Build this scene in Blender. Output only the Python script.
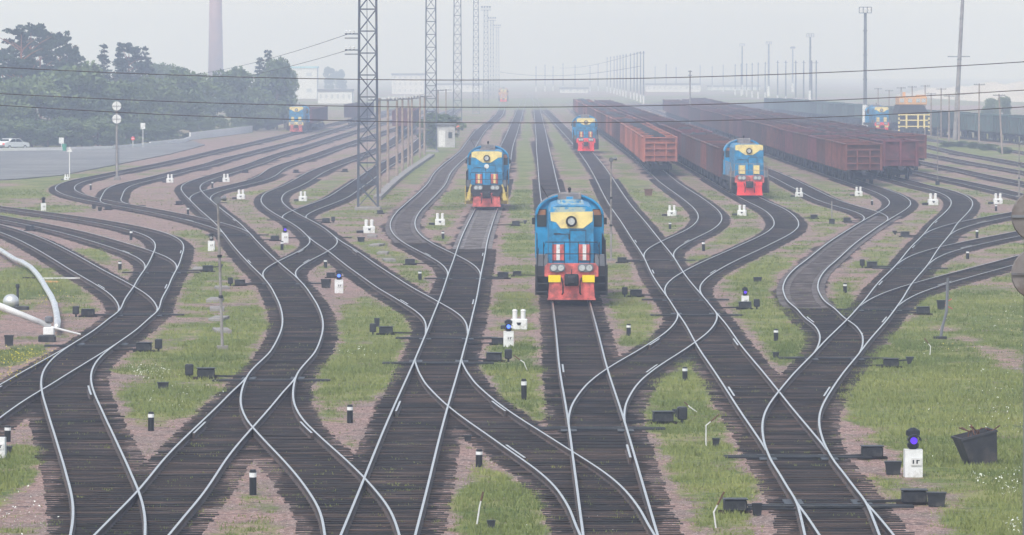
import bpy, bmesh, math, random
import numpy as np
from mathutils import Vector, Matrix
random.seed(7); rng = np.random.default_rng(7)
sc = bpy.context.scene
for _o in list(bpy.data.objects): bpy.data.objects.remove(_o)
COL = sc.collection
R = math.radians
# ------------------------------------------------------------------ camera, sky, sun, exposure
F, H, CX, CY, YH = 5000.0, 9.85, 512.0, 267.5, 70.0          # focal length in pixels, eye height over the rails, horizon row
TILT = math.atan((CY - YH) / F)
cam = bpy.data.cameras.new('camera'); cam_o = bpy.data.objects.new('camera', cam); COL.objects.link(cam_o)
cam.sensor_width = 36.0; cam.lens = 36.0 * F / 1024.0; cam.clip_start = 1.0; cam.clip_end = 20000.0
cam_o.location = (0, 0, H); cam_o.rotation_euler = (R(90) - TILT, 0, 0)
sc.camera = cam_o
SUN_EL, SUN_AZ = R(52), R(205)                                # azimuth clockwise from +Y (the way the camera looks)
world = bpy.data.worlds.new('World'); sc.world = world; world.use_nodes = True
wn = world.node_tree.nodes; wl = world.node_tree.links; wn.clear()
sky = wn.new('ShaderNodeTexSky'); sky.sky_type = 'NISHITA'; sky.sun_disc = False
sky.sun_elevation = SUN_EL; sky.sun_rotation = SUN_AZ; sky.air_density = 1.0; sky.dust_density = 1.0; sky.ozone_density = 1.0
hs = wn.new('ShaderNodeHueSaturation'); hs.inputs['Saturation'].default_value = 0.60
bg = wn.new('ShaderNodeBackground'); bg.inputs['Strength'].default_value = 0.15
wo = wn.new('ShaderNodeOutputWorld')
wl.new(sky.outputs[0], hs.inputs['Color']); wl.new(hs.outputs[0], bg.inputs[0]); wl.new(bg.outputs[0], wo.inputs[0])
sun = bpy.data.lights.new('sun', 'SUN'); sun.energy = 2.0; sun.angle = R(22); sun.color = (1.0, 0.97, 0.93)
sun_o = bpy.data.objects.new('sun', sun); COL.objects.link(sun_o)
sd = Vector((math.sin(SUN_AZ) * math.cos(SUN_EL), math.cos(SUN_AZ) * math.cos(SUN_EL), math.sin(SUN_EL)))
sun_o.rotation_euler = sd.to_track_quat('Z', 'Y').to_euler(); sun_o.location = (0, -30, 60)
sc.view_settings.view_transform = 'Standard'; sc.view_settings.look = 'None'
sc.view_settings.exposure = 0.80; sc.view_settings.gamma = 1.0; sc.view_settings.use_curve_mapping = False
sc.render.engine = 'CYCLES'
sc.cycles.use_denoising = True
sc.cycles.max_bounces = 6; sc.cycles.diffuse_bounces = 2; sc.cycles.glossy_bounces = 2
sc.cycles.transmission_bounces = 2; sc.cycles.volume_bounces = 2; sc.cycles.transparent_max_bounces = 8
HAZE, HAZE_COL = 0.00074, (.70, .78, 1.0, 1.0)
GZ = -0.20                                                    # the ground lies 20 cm under the rail tops
# ------------------------------------------------------------------ helpers
def at(x, y, z=0.0):
    u = (x - CX) / F; v = -(y - CY) / F
    c, s = math.cos(TILT), math.sin(TILT)
    t = (H - z) / (s - v * c)
    return np.array([u * t, (c + v * s) * t])
def ground(x, y): p = at(x, y, GZ); return Vector((p[0], p[1], GZ))
def ppm(Y): return F / Y
def up_px(y, Y): return H + (YH - y) * Y / F                   # height of image row y at depth Y
def side_px(x, Y): return (x - CX) * Y / F
def tag(o, label=None, cat=None, group=None, kind=None):
    if label: o['label'] = label
    if cat: o['category'] = cat
    if group: o['group'] = group
    if kind: o['kind'] = kind
    return o
def thing(name, label, cat, loc=(0, 0, 0), rz=0.0, group=None):
    o = bpy.data.objects.new(name, None); COL.objects.link(o); o.location = loc; o.rotation_euler = (0, 0, rz)
    o.empty_display_size = 0.2
    return tag(o, label, cat, group)
class MB:
    """collects simple solids into one mesh; each face keeps a material slot"""
    def __init__(s): s.v = []; s.f = []; s.m = []
    def add(s, verts, faces, m=0, M=None):
        b = len(s.v)
        s.v += [tuple(M @ Vector(p)) if M else tuple(p) for p in verts]
        s.f += [tuple(i + b for i in f) for f in faces]; s.m += [m] * len(faces); return s
    def box(s, x0, x1, y0, y1, z0, z1, m=0, M=None):
        return s.add([(x0,y0,z0),(x1,y0,z0),(x1,y1,z0),(x0,y1,z0),(x0,y0,z1),(x1,y0,z1),(x1,y1,z1),(x0,y1,z1)],
                     [(0,3,2,1),(4,5,6,7),(0,1,5,4),(1,2,6,5),(2,3,7,6),(3,0,4,7)], m, M)
    def bbox(s, x0, x1, y0, y1, z0, z1, c=0.03, m=0):
        """box with chamfered edges"""
        bm = bmesh.new(); bmesh.ops.create_cube(bm, size=1.0)
        for v in bm.verts: v.co = Vector(((x0+x1)/2+v.co.x*(x1-x0), (y0+y1)/2+v.co.y*(y1-y0), (z0+z1)/2+v.co.z*(z1-z0)))
        bmesh.ops.bevel(bm, geom=list(bm.edges), offset=c, segments=1, affect='EDGES', profile=0.5)
        bm.verts.index_update()
        s.add([tuple(v.co) for v in bm.verts], [tuple(v.index for v in f.verts) for f in bm.faces], m); bm.free(); return s
    def cyl(s, p0, p1, r0, r1=None, n=10, m=0, caps=True):
        p0, p1 = Vector(p0), Vector(p1); r1 = r0 if r1 is None else r1
        d = (p1 - p0).normalized(); a = d.orthogonal().normalized(); b = d.cross(a)
        vs = []
        for p, r in ((p0, r0), (p1, r1)):
            for i in range(n):
                t = 2 * math.pi * i / n; vs.append(p + (a * math.cos(t) + b * math.sin(t)) * r)
        fs = [(i, (i+1) % n, n + (i+1) % n, n + i) for i in range(n)]
        if caps: fs += [tuple(range(n-1, -1, -1)), tuple(range(n, 2*n))]
        return s.add(vs, fs, m)
    def beam(s, p0, p1, w, h=None, m=0):
        p0, p1 = Vector(p0), Vector(p1); h = h or w
        d = (p1 - p0).normalized(); u = Vector((0,0,1)) if abs(d.z) < .95 else Vector((0,1,0))
        a = d.cross(u).normalized() * (w/2); b = a.cross(d).normalized() * (h/2)
        vs = [p + q for p in (p0, p1) for q in (-a-b, a-b, a+b, -a+b)]
        return s.add(vs, [(0,3,2,1),(4,5,6,7),(0,1,5,4),(1,2,6,5),(2,3,7,6),(3,0,4,7)], m)
    def prism(s, poly, y0, y1, m=0, axis='y'):
        """polygon of (x, z) pulled along y, or (y, z) along x, or (x, y) along z"""
        n = len(poly)
        g = {'y': lambda a, b, t: (a, t, b), 'x': lambda a, b, t: (t, a, b), 'z': lambda a, b, t: (a, b, t)}[axis]
        vs = [g(a, b, y0) for a, b in poly] + [g(a, b, y1) for a, b in poly]
        return s.add(vs, [tuple(range(n)), tuple(range(2*n-1, n-1, -1))] + [(i, i+n, (i+1) % n + n, (i+1) % n) for i in range(n)], m)
    def tube(s, pts, r, n=8, m=0):
        pts = [Vector(p) for p in pts]; vs = []; k = len(pts)
        for i, p in enumerate(pts):
            d = (pts[min(i+1, k-1)] - pts[max(i-1, 0)]).normalized()
            u = Vector((0,0,1)) if abs(d.z) < .9 else Vector((0,1,0))
            a = d.cross(u).normalized(); b = a.cross(d)
            rr = r[i] if isinstance(r, (list, tuple)) else r
            vs += [p + (a*math.cos(2*math.pi*j/n) + b*math.sin(2*math.pi*j/n))*rr for j in range(n)]
        fs = [(i*n+j, i*n+(j+1)%n, (i+1)*n+(j+1)%n, (i+1)*n+j) for i in range(k-1) for j in range(n)]
        fs += [tuple(range(n-1, -1, -1)), tuple(range((k-1)*n, k*n))]
        return s.add(vs, fs, m)
    def lathe(s, prof, c=(0,0,0), n=14, m=0):
        vs = [(c[0]+r*math.cos(2*math.pi*j/n), c[1]+r*math.sin(2*math.pi*j/n), c[2]+z) for r, z in prof for j in range(n)]
        k = len(prof)
        fs = [(i*n+j, i*n+(j+1)%n, (i+1)*n+(j+1)%n, (i+1)*n+j) for i in range(k-1) for j in range(n)]
        fs += [tuple(range(n-1, -1, -1)), tuple(range((k-1)*n, k*n))]
        return s.add(vs, fs, m)
    def sphere(s, c, r, m=0, n=12, k=8, sz=1.0):
        return s.lathe([(max(r*math.sin(math.pi*i/k), .001), -r*sz*math.cos(math.pi*i/k)) for i in range(k+1)], c, n, m)
    def mesh(s, name, mats, smooth=False):
        me = bpy.data.meshes.new(name); me.from_pydata(s.v, [], s.f)
        bm = bmesh.new(); bm.from_mesh(me); bmesh.ops.recalc_face_normals(bm, faces=bm.faces); bm.to_mesh(me); bm.free()
        for x in (mats if isinstance(mats, (list, tuple)) else [mats]): me.materials.append(x)
        me.polygons.foreach_set('material_index', s.m)
        if smooth: me.polygons.foreach_set('use_smooth', [True]*len(me.polygons))
        me.update(); return me
    def build(s, name, mats, parent=None, smooth=False):
        o = bpy.data.objects.new(name, s.mesh(name, mats, smooth)); COL.objects.link(o)
        if parent: o.parent = parent
        return o
def copy_tree(o, parent=None):
    c = o.copy(); COL.objects.link(c); c.parent = parent
    for ch in CHILD.get(o.name, []) or list(o.children): copy_tree(ch, c)
    return c
CHILD = {}
# ------------------------------------------------------------------ materials
def mat(name, col, rough=0.7, metal=0.0, var=0.25, scale=3.0, col2=None, mix=0.5, scale2=1.2, emit=None, bump=0.0, spec=0.3, detail=5.0, sharp=0.12, objspace=True, stretch=None, objrand=0.0):
    """principled surface: base colour, fine brightness grain, and a second colour (dirt, rust) in patches of its own"""
    m = bpy.data.materials.new(name); m.use_nodes = True
    n, l = m.node_tree.nodes, m.node_tree.links; b = n['Principled BSDF']
    b.inputs['Roughness'].default_value = rough; b.inputs['Metallic'].default_value = metal; b.inputs['Specular IOR Level'].default_value = spec
    tc = n.new('ShaderNodeTexCoord'); src = tc.outputs['Object']
    if not objspace:
        g = n.new('ShaderNodeNewGeometry'); src = g.outputs['Position']
    if stretch:
        vm = n.new('ShaderNodeVectorMath'); vm.operation = 'MULTIPLY'; vm.inputs[1].default_value = stretch; l.new(src, vm.inputs[0]); src = vm.outputs[0]
    nz = n.new('ShaderNodeTexNoise'); nz.inputs['Scale'].default_value = scale; nz.inputs['Detail'].default_value = detail
    l.new(src, nz.inputs['Vector'])
    mr = n.new('ShaderNodeMapRange'); mr.inputs[1].default_value = .3; mr.inputs[2].default_value = .7; mr.inputs[3].default_value = 1-var; mr.inputs[4].default_value = 1+var
    l.new(nz.outputs['Fac'], mr.inputs[0])
    cur = None
    if col2:
        n2 = n.new('ShaderNodeTexNoise'); n2.inputs['Scale'].default_value = scale2; n2.inputs['Detail'].default_value = 6.0; n2.inputs['Roughness'].default_value = .65
        l.new(src, n2.inputs['Vector'])
        r2 = n.new('ShaderNodeMapRange'); r2.inputs[1].default_value = 1-mix-sharp; r2.inputs[2].default_value = 1-mix+sharp; r2.interpolation_type = 'SMOOTHSTEP'
        l.new(n2.outputs['Fac'], r2.inputs[0])
        mx = n.new('ShaderNodeMix'); mx.data_type = 'RGBA'; mx.inputs[6].default_value = (*col, 1); mx.inputs[7].default_value = (*col2, 1)
        l.new(r2.outputs[0], mx.inputs[0]); cur = mx.outputs[2]
    mu = n.new('ShaderNodeMix'); mu.data_type = 'RGBA'; mu.blend_type = 'MULTIPLY'; mu.inputs[0].default_value = 1.0
    if cur: l.new(cur, mu.inputs[6])
    else: mu.inputs[6].default_value = (*col, 1)
    l.new(mr.outputs[0], mu.inputs[7]); l.new(mu.outputs[2], b.inputs['Base Color'])
    if objrand:
        oi = n.new('ShaderNodeObjectInfo'); ro = n.new('ShaderNodeMapRange'); ro.inputs[3].default_value = 1-objrand; ro.inputs[4].default_value = 1+objrand; l.new(oi.outputs['Random'], ro.inputs[0])
        m3 = n.new('ShaderNodeMix'); m3.data_type = 'RGBA'; m3.blend_type = 'MULTIPLY'; m3.inputs[0].default_value = 1.0; l.new(mu.outputs[2], m3.inputs[6]); l.new(ro.outputs[0], m3.inputs[7]); l.new(m3.outputs[2], b.inputs['Base Color'])
    if bump:
        bp = n.new('ShaderNodeBump'); bp.inputs['Strength'].default_value = bump; bp.inputs['Distance'].default_value = .03
        l.new(nz.outputs['Fac'], bp.inputs['Height']); l.new(bp.outputs[0], b.inputs['Normal'])
    if emit: b.inputs['Emission Color'].default_value = (*emit[:3], 1); b.inputs['Emission Strength'].default_value = emit[3]
    return m
M = {}
M['rail_head'] = mat('polished_rail_head', (.60,.565,.545), .34, 1.0, .08, 2.0)
M['rail_side'] = mat('rusty_rail_side', (.085,.055,.045), .8, 0, .3, 3.0, (.05,.04,.038), .5)
M['sleeper'] = mat('tarred_sleeper_wood', (.085,.055,.043), .9, 0, .7, 1.0, (.009,.007,.007), .56, .6, objspace=False, sharp=.10, stretch=(.35, 2.1, 1))
M['iron'] = mat('black_iron', (.022,.022,.026), .6, 0, .3, 4.0, (.06,.04,.032), .35)
M['machine'] = mat('machine_black_paint', (.02,.021,.025), .5, 0, .3, 4.0, (.07,.065,.062), .38, 2.5)
M['concrete'] = mat('weathered_concrete', (.27,.25,.24), .9, 0, .2, 2.5, (.17,.15,.14), .48)
M['slab'] = mat('track_frame_concrete', (.125,.105,.10), .9, 0, .3, 2.0, (.06,.048,.046), .48, .8, objspace=False)
M['slab_pale'] = mat('pale_track_frame_concrete', (.20,.18,.175), .9, 0, .3, 2.0, (.09,.075,.07), .48, .8, objspace=False)
M['white'] = mat('white_paint', (.66,.66,.655), .6, 0, .10, 5.0, (.40,.38,.35), .40, 3.0)
M['white_steel'] = mat('white_painted_steel', (.62,.61,.60), .5, 0, .1, 3.0, (.42,.36,.32), .33, 2.0)
M['black'] = mat('black_paint', (.014,.015,.018), .55, 0, .2, 5.0)
M['silver'] = mat('aluminium_cladding', (.58,.58,.58), .45, .55, .12, 2.0, (.40,.40,.40), .4, 1.5)
M['wood_pole'] = mat('grey_pole_wood', (.30,.235,.20), .9, 0, .25, 3.0, (.20,.16,.14), .45)
M['grey_steel'] = mat('grey_painted_steel', (.14,.145,.16), .6, 0, .2, 2.0, (.10,.075,.065), .36)
M['mast'] = mat('mast_steel', (.075,.085,.11), .6, 0, .2, 1.5, (.10,.07,.06), .34)
M['blue'] = mat('locomotive_blue', (.005,.235,.48), .5, 0, .20, 2.6, (.014,.105,.20), .50, 2.1, sharp=.2, spec=.4)
M['cab_blue'] = mat('cab_blue', (.004,.25,.50), .5, 0, .14, 2.2, (.012,.145,.28), .44, .9, spec=.4)
M['worn_blue'] = mat('worn_blue_paint', (.02,.23,.46), .6, 0, .12, 3.0, (.34,.40,.36), .52, 2.2, sharp=.06)
M['cream'] = mat('cream_yellow', (.72,.58,.24), .5, 0, .10, 2.0, (.52,.42,.22), .4, 2.5)
M['yellow'] = mat('signal_yellow', (.82,.60,.02), .5, 0, .06, 3.0, (.62,.43,.04), .35, 2.0)
M['red'] = mat('buffer_red', (.62,.13,.115), .55, 0, .18, 3.0, (.26,.075,.068), .49, 2.4)
M['bright_red'] = mat('bright_red', (.78,.045,.045), .5, 0, .08, 2.0, (.58,.05,.05), .4, 1.5)
M['orange'] = mat('orange_paint', (.58,.32,.14), .5, 0, .08, 2.0, (.48,.30,.17), .4)
M['under'] = mat('sooty_underframe', (.026,.027,.032), .75, 0, .3, 2.0, (.05,.043,.04), .45)
M['roof_dirt'] = mat('dirty_hatch', (.155,.145,.15), .8, 0, .3, 3.0, (.26,.22,.20), .45, 2.5)
M['curtain'] = mat('brown_curtain', (.28,.13,.07), .9, 0, .2, 6.0)
M['glass'] = mat('dark_window_glass', (.03,.04,.045), .08, 0, .1, 2.0, spec=.6)
M['lamp_glass'] = mat('headlamp_glass', (.42,.44,.44), .15, .0, .15, 8.0, (.2,.2,.2), .4, 6.0, spec=.7)
M['lamp_blue'] = mat('lit_blue_lens', (.05,.1,.8), .2, emit=(.10,.22,1.0,1.3))
M['lamp_violet'] = mat('lit_violet_lens', (.1,.03,.6), .2, emit=(.13,.04,1.0,.6))
M['lamp_red'] = mat('lit_red_lens', (.8,.03,.05), .2, emit=(1.0,.06,.08,1.5))
M['coal'] = mat('coal', (.018,.018,.020), .8, 0, .5, 5.0, bump=.6)
for _k, _c, _d in (('wagon_bright', (.36,.12,.08), (.25,.09,.065)), ('wagon_orange', (.26,.095,.065), (.17,.07,.055)), ('wagon_red', (.175,.060,.046), (.09,.036,.032)), ('wagon_brown', (.10,.042,.037), (.058,.030,.030)),
               ('wagon_dark', (.062,.050,.058), (.11,.045,.04)), ('wagon_maroon', (.15,.045,.055), (.09,.035,.04)), ('wagon_green', (.085,.15,.135), (.12,.13,.12))):
    M[_k] = mat(_k + '_paint', _c, .75, 0, .18, 1.2, _d, .45, .7, objrand=.12)
    M[_k+'_wall'] = mat(_k + '_dark_wall', tuple(.72*a for a in _c), .85, 0, .25, 1.5, tuple(.55*a+.008 for a in _d), .5, .9, objrand=.3)  # wall panels darker than the rib paint, so the ribs stand out
M['rust'] = mat('rusty_scrap', (.12,.06,.04), .85, 0, .4, 6.0)
M['bin'] = mat('tarred_bin_steel', (.035,.034,.04), .6, 0, .35, 3.0, (.075,.06,.055), .4, 2.0)
M['car_white'] = mat('white_car_paint', (.72,.73,.74), .25, 0, .03, 2.0, spec=.6)
M['tyre'] = mat('tyre_rubber', (.02,.02,.02), .85)
M['brick'] = mat('chimney_brick', (.27,.12,.10), .9, 0, .15, .3, (.32,.16,.135), .45, .15)
M['pale_wall'] = mat('pale_render', (.62,.62,.62), .9, 0, .06, .2, (.55,.54,.53), .4, .1)
M['blue_roof'] = mat('light_blue_roof', (.30,.52,.60), .6, 0, .1, .5)
M['far_pane'] = mat('pale_far_pane', (.38,.41,.44), .3)
M['hut_wall'] = mat('grey_hut_render', (.40,.39,.385), .9, 0, .12, 1.0, (.28,.26,.25), .45)
M['roof_grey'] = mat('grey_roofing', (.14,.14,.15), .85, 0, .15, 1.0)
M['orange_vest'] = mat('orange_vest', (.9,.12,.03), .8, 0, .1, 5.0)
M['skin'] = mat('skin', (.45,.26,.19), .6); M['trouser'] = mat('dark_blue_trousers', (.03,.04,.08), .9); M['hair'] = mat('dark_hair', (.02,.015,.012), .8)
M['green_paint'] = mat('green_paint', (.04,.25,.16), .6); M['cable'] = mat('grey_cable', (.085,.078,.088), .7)
M['bark'] = mat('grey_bark', (.12,.09,.07), .95, 0, .3, 3.0); M['pine_bark'] = mat('orange_pine_bark', (.30,.13,.075), .95, 0, .3, 3.0)
def leaf_mat(name, c1, c2):
    m = bpy.data.materials.new(name); m.use_nodes = True; n, l = m.node_tree.nodes, m.node_tree.links; b = n['Principled BSDF']
    b.inputs['Roughness'].default_value = .7; b.inputs['Specular IOR Level'].default_value = .2
    a = n.new('ShaderNodeAttribute'); a.attribute_name = 'tone'
    oi = n.new('ShaderNodeObjectInfo')
    ad = n.new('ShaderNodeMath'); ad.operation = 'MULTIPLY_ADD'; ad.inputs[1].default_value = .30; l.new(oi.outputs['Random'], ad.inputs[0]); l.new(a.outputs['Fac'], ad.inputs[2])
    mx = n.new('ShaderNodeMix'); mx.data_type = 'RGBA'; mx.inputs[6].default_value = (*c1, 1); mx.inputs[7].default_value = (*c2, 1)
    l.new(ad.outputs[0], mx.inputs[0]); l.new(mx.outputs[2], b.inputs['Base Color']); return m
M['leaf'] = leaf_mat('broad_leaf', (.035,.065,.025), (.17,.22,.085))
M['needle'] = leaf_mat('conifer_needle', (.018,.036,.022), (.045,.072,.04))
M['poplar'] = leaf_mat('poplar_leaf', (.035,.07,.032), (.07,.11,.05))
M['grass'] = leaf_mat('grass_blade', (.040,.082,.020), (.235,.25,.080))
M['flower'] = mat('white_flower', (.75,.76,.70), .8); M['yellow_flower'] = mat('yellow_flower', (.72,.60,.06), .8)
# ------------------------------------------------------------------ where the tracks run
# Each rail was traced in the photograph, laid down on the ground plane and smoothed into a line x(depth) of real curve radii.
TX={'0':0,'1':256,'2':512,'3':768}; TY={'a':401,'b':267,'c':180,'d':90}
def tp(t,zx,zy): return TX[t[1]]+zx/3.992, TY[t[0]]+zy/3.992
# rail traces: side, tile, points
D={}
def T(n,*rows):
    D[n]=[]
    for side,t,pts in rows:
        for p in pts:
            D[n].append((side,)+(tp(t,*p) if t else p))
T('T1',('L','a0',[(280,535),(293,470),(290,400),(280,340),(262,270),(238,200),(215,120),(195,50),(180,0)]),
 ('L','b0',[(172,500),(166,460),(170,430),(183,400),(225,350),(295,300),(375,250),(440,200),(480,175),(510,110),(540,70),(585,0)]),
 ('L','c0',[(530,430),(583,350),(605,310),(622,260),(600,232),(550,210),(450,185),(300,157),(150,135),(0,118)]),
 ('R','a0',[(578,535),(575,450),(565,395),(548,350),(520,290),(490,215),(460,150),(420,70),(388,0)]),
 ('R','b0',[(372,500),(361,450),(363,420),(375,390),(415,345),(475,300),(545,250),(597,200),(637,135),(680,50),(705,0)]),
 ('R','c0',[(722,300),(731,260),(715,235),(680,215),(590,190),(450,162),(300,140),(150,120),(0,105)]))
T('T0',('R','b0',[(350,375),(260,430),(170,485),(90,535)]),('R','a0',[(0,65)]),('L','b0',[(0,470),(150,385)]))
T('T1B',('R','c0',[(0,142),(150,165),(300,197),(450,240),(600,280),(650,300),(690,325)]),
 ('L','c0',[(0,158),(150,185),(300,220),(400,255),(480,285),(540,300),(575,325)]))
T('T1C',('R','c0',[(0,180),(120,207),(240,265),(390,350),(530,425),(590,460),(612,500)]),
 ('L','c0',[(0,207),(100,250),(250,335),(400,425),(450,460),(467,500)]))
T('T2',('L','a0',[(378,535),(470,440),(548,360),(655,228),(790,100),(890,0)]),('L','b0',[(960,465)]),
 ('R','a0',[(668,535),(740,450),(815,360),(905,228),(1005,100)]),('R','a1',[(75,0)]),('R','b1',[(110,490)]))
T('T3',('L','a1',[(278,535),(265,460),(240,400),(180,310),(75,190),(5,110)]),('L','a0',[(975,50),(965,0)]),
 ('L','b0',[(980,470)]),('L','b1',[(50,350),(85,290),(105,240),(110,205),(100,150),(70,90),(30,40),(0,10)]),
 ('R','a1',[(567,535),(550,470),(500,390),(435,315),(290,180),(190,90),(145,0)]),
 ('R','b1',[(148,500),(145,470),(165,420),(215,360),(250,300),(265,250),(262,210),(245,160),(215,110),(170,50),(110,0)]),
 ('R','c1',[(150,375),(90,325),(0,240)]),('L','c0',[(1022,360),(900,220),(855,165)]),('R','c0',[(975,190),(900,130),(840,75)]),
 ('L','d0',[(725,385),(735,405),(770,450),(740,370),(800,350),(900,320),(1022,285)]),
 ('R','d0',[(795,390),(800,378),(850,355),(920,333),(1022,300)]),
 ('C','',[(261,160),(305,147),(342.7,135),(358,130.5)]))
T('T30',('L','d0',[(1022,205),(900,230),(700,275),(500,315),(400,335),(280,360),(230,380),(222,395),(235,410),(290,430),(400,448),(520,465),(700,498)]),
 ('R','d0',[(1022,215),(800,265),(600,310),(450,340),(340,362),(300,385),(298,395),(320,410),(420,438),(540,460),(650,485),(860,528)]),
 ('C','',[(230,147),(255,141.3),(280,136.3),(298,132)]))
T('T31',('L','d0',[(1022,240),(800,298),(560,355),(450,380),(420,400),(415,420),(420,440)]),
 ('R','d0',[(1022,255),(800,310),(600,360),(510,388),(495,405),(500,430),(520,450)]),
 ('C','',[(230,157),(255,150.7),(292.7,142),(317.7,135),(342.8,127.5)]))
T('T32',('L','c0',[(760,70),(790,50),(850,35),(1000,0)]),('R','c0',[(840,80),(835,65),(860,50),(920,30),(1022,10)]),
 ('C','',[(277.6,167),(300,160.7),(330,150),(358,140.7)]))
T('T5',('L','c1',[(22,75),(40,105),(120,155),(185,195),(225,235),(290,280),(400,365),(500,440),(600,495)]),
 ('R','c1',[(98,70),(105,90),(150,125),(205,155),(300,215),(325,240),(490,345),(600,410),(725,490)]),
 ('L','b1',[(375,0),(450,55),(560,120),(630,165),(670,195),(685,230)]),('R','b1',[(495,0),(600,70),(740,145),(800,185),(835,220),(835,245)]),
 ('L','d1',[(405,255),(200,330),(90,390),(30,425)]),('R','d1',[(405,275),(250,340),(120,405)]),('C','',[(379,149),(396,139)]))
T('TX1',('L','c1',[(220,240),(200,265),(90,325),(45,350),(30,375)]),('R','c1',[(315,260),(290,280),(200,325),(160,355),(152,375)]))
T('T6',('L','d1',[(405,350),(280,430),(150,480),(120,495)]),('R','d1',[(405,400),(300,455),(220,485),(205,500)]),('C','',[(379,168),(406,153),(416,145)]))
T('T7',('L','a1',[(345,535),(435,315),(500,150),(565,0)]),('L','b1',[(625,400),(685,255),(740,135),(780,0)]),('L','c1',[(770,370),(800,300),(870,115)]),
 ('R','a1',[(628,535),(690,300),(725,150),(765,0)]),('R','b1',[(820,350),(860,170),(905,0)]),('R','c1',[(890,370),(915,260),(970,115)]),
 ('L','d1',[(968,235),(1015,140)]),('R','d2',[(0,262),(20,180),(40,100)]))
T('T8',('L','b1',[(650,390),(665,430),(700,480),(745,530)]),('L','a1',[(870,95),(1022,200)]),('L','a2',[(100,270),(180,345),(230,430),(270,510)]),
 ('R','b1',[(835,415),(870,465),(950,530)]),('R','a2',[(0,45),(120,120),(240,200),(350,270),(460,365),(520,440),(540,500)]))
T('T9',('L','a2',[(215,0),(230,80),(245,190),(265,350),(288,535)]),('L','b2',[(165,150),(185,300),(215,535)]),
 ('R','a2',[(455,120),(490,240),(530,370),(578,535),(420,0)]),('R','b2',[(312,150),(360,330),(375,405),(400,470)]),
 ('L','c2',[(110,0),(120,100)]),('L','d2',[(98,200),(105,300)]),('R','d2',[(125,130),(150,250),(190,410)]),('R','c2',[(175,0)]))
T('T10',('L','a2',[(232,50),(250,0)]),('L','b2',[(290,485),(370,410),(500,335),(590,275),(640,235),(655,205)]),
 ('R','a2',[(445,70),(450,10)]),('R','b2',[(480,480),(540,425),(640,355),(730,295),(785,255),(805,225)]))
T('T11',('L','c2',[(340,0),(420,140),(530,310),(610,440),(640,490)]),('L','b2',[(690,215),(735,295),(800,400),(890,530)]),('L','a2',[(950,80),(1000,165)]),
 ('R','c2',[(405,0),(500,130),(600,250),(685,370),(735,440)]),('R','b2',[(810,180),(900,300),(1022,440)]),('R','b3',[(45,495)]),
 ('R','a3',[(70,0),(130,75),(180,130)]),('C','',[(586,152),(562.5,127)]))
T('T12',('L','c2',[(1022,200),(690,365),(640,395),(612,430)]),('R','c2',[(1022,250),(850,340),(770,390),(745,430)]),
 ('R','c3',[(0,85),(60,110),(110,150),(122,175),(110,200),(0,265)]),('L','c3',[(0,130),(25,165),(25,185),(0,205)]),
 ('C','',[(750,197),(683,160),(608,120)]))
T('T14',('L','c2',[(580,0),(650,50),(720,105),(745,140),(740,165),(700,200),(600,250),(540,275)]),
 ('R','c2',[(655,0),(720,45),(800,100),(835,140),(830,165),(780,205),(700,240),(650,270)]),('C','',[(660,174),(587,120),(565,103)]))
T('T18',('L','b3',[(45,495),(200,330),(315,210),(390,130),(505,0)]),('R','b3',[(220,535),(300,420),(380,315),(520,145),(630,0)]),
 ('L','c3',[(500,350),(625,215),(700,135),(735,95),(720,70),(680,50),(560,20)]),('R','c3',[(570,415),(680,270),(750,175),(810,105),(815,85),(790,60),(720,35),(600,5)]),
 ('L','a3',[(20,0),(0,195),(40,270),(110,385),(140,450),(150,535)]),('L','a2',[(1003,80),(1005,140)]),
 ('R','a3',[(225,0),(205,50),(203,100),(225,180),(270,255),(350,355),(400,455),(430,490),(442,535)]),('C','',[(898,179.5),(702,120)]))
T('T19',('L','a3',[(160,460),(210,535)]),('R','a3',[(420,430),(500,530)]))
T('T17',('L','c3',[(450,50),(485,80),(485,100),(440,125),(390,155),(300,210),(150,325),(80,390),(65,420),(65,450),(90,495),(140,535)]),
 ('R','c3',[(500,50),(560,75),(570,95),(540,120),(480,155),(340,255),(240,340),(200,390),(193,430),(215,475),(285,535)]),
 ('L','b3',[(75,115),(120,160),(190,225),(213,270)]),('R','b3',[(310,210),(360,250),(375,290),(370,325)]),('C','',[(864,184.5),(681,120)]))
T('T16',('L','c3',[(50,0),(150,50),(280,110),(370,135)]),('R','c3',[(130,10),(230,60),(330,95),(430,120),(470,135)]),('C','',[(768,171),(650,120)]))
T('T20',('L','c3',[(680,190),(760,165),(860,145),(975,128)]),('R','c3',[(780,185),(850,165),(975,148)]))
T('T21',('L','c3',[(580,295),(680,265),(800,240),(980,205)]),('R','c3',[(690,295),(800,265),(1000,225)]))
T('T22',('L','c3',[(400,480),(460,445),(580,410),(720,370),(850,335),(1010,295)]),('R','c3',[(600,450),(700,415),(830,380),(1000,335)]))
T('T33',('L','c1',[(695,0),(600,95),(550,145),(538,175),(545,205),(580,245),(650,285),(720,315),(760,345)]),
 ('R','c1',[(765,0),(700,75),(655,120),(635,155),(635,190),(660,225),(720,265),(800,300),(860,330)]),
 ('L','d1',[(700,340),(830,220),(960,100)]),('R','d1',[(760,370),(870,240),(985,90)]),('C','',[(483.8,127),(501,109)]))
def e7(pts): return [(896+a/7.98,120+b/7.98) for a,b in pts]
T('E4',('C','',e7([(130,410),(400,465),(600,505),(780,545)])+[(688,110),(1030,197)]))
T('E3',('C','',e7([(300,355),(500,395),(700,440),(1022,500)])+[(709,110)]))
T('E2',('C','',e7([(345,290),(600,340),(800,375),(1022,415)])+[(730,110)]))
T('E1',('C','',e7([(345,225),(600,280),(800,310),(1022,350)])+[(751,110)]))
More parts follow.
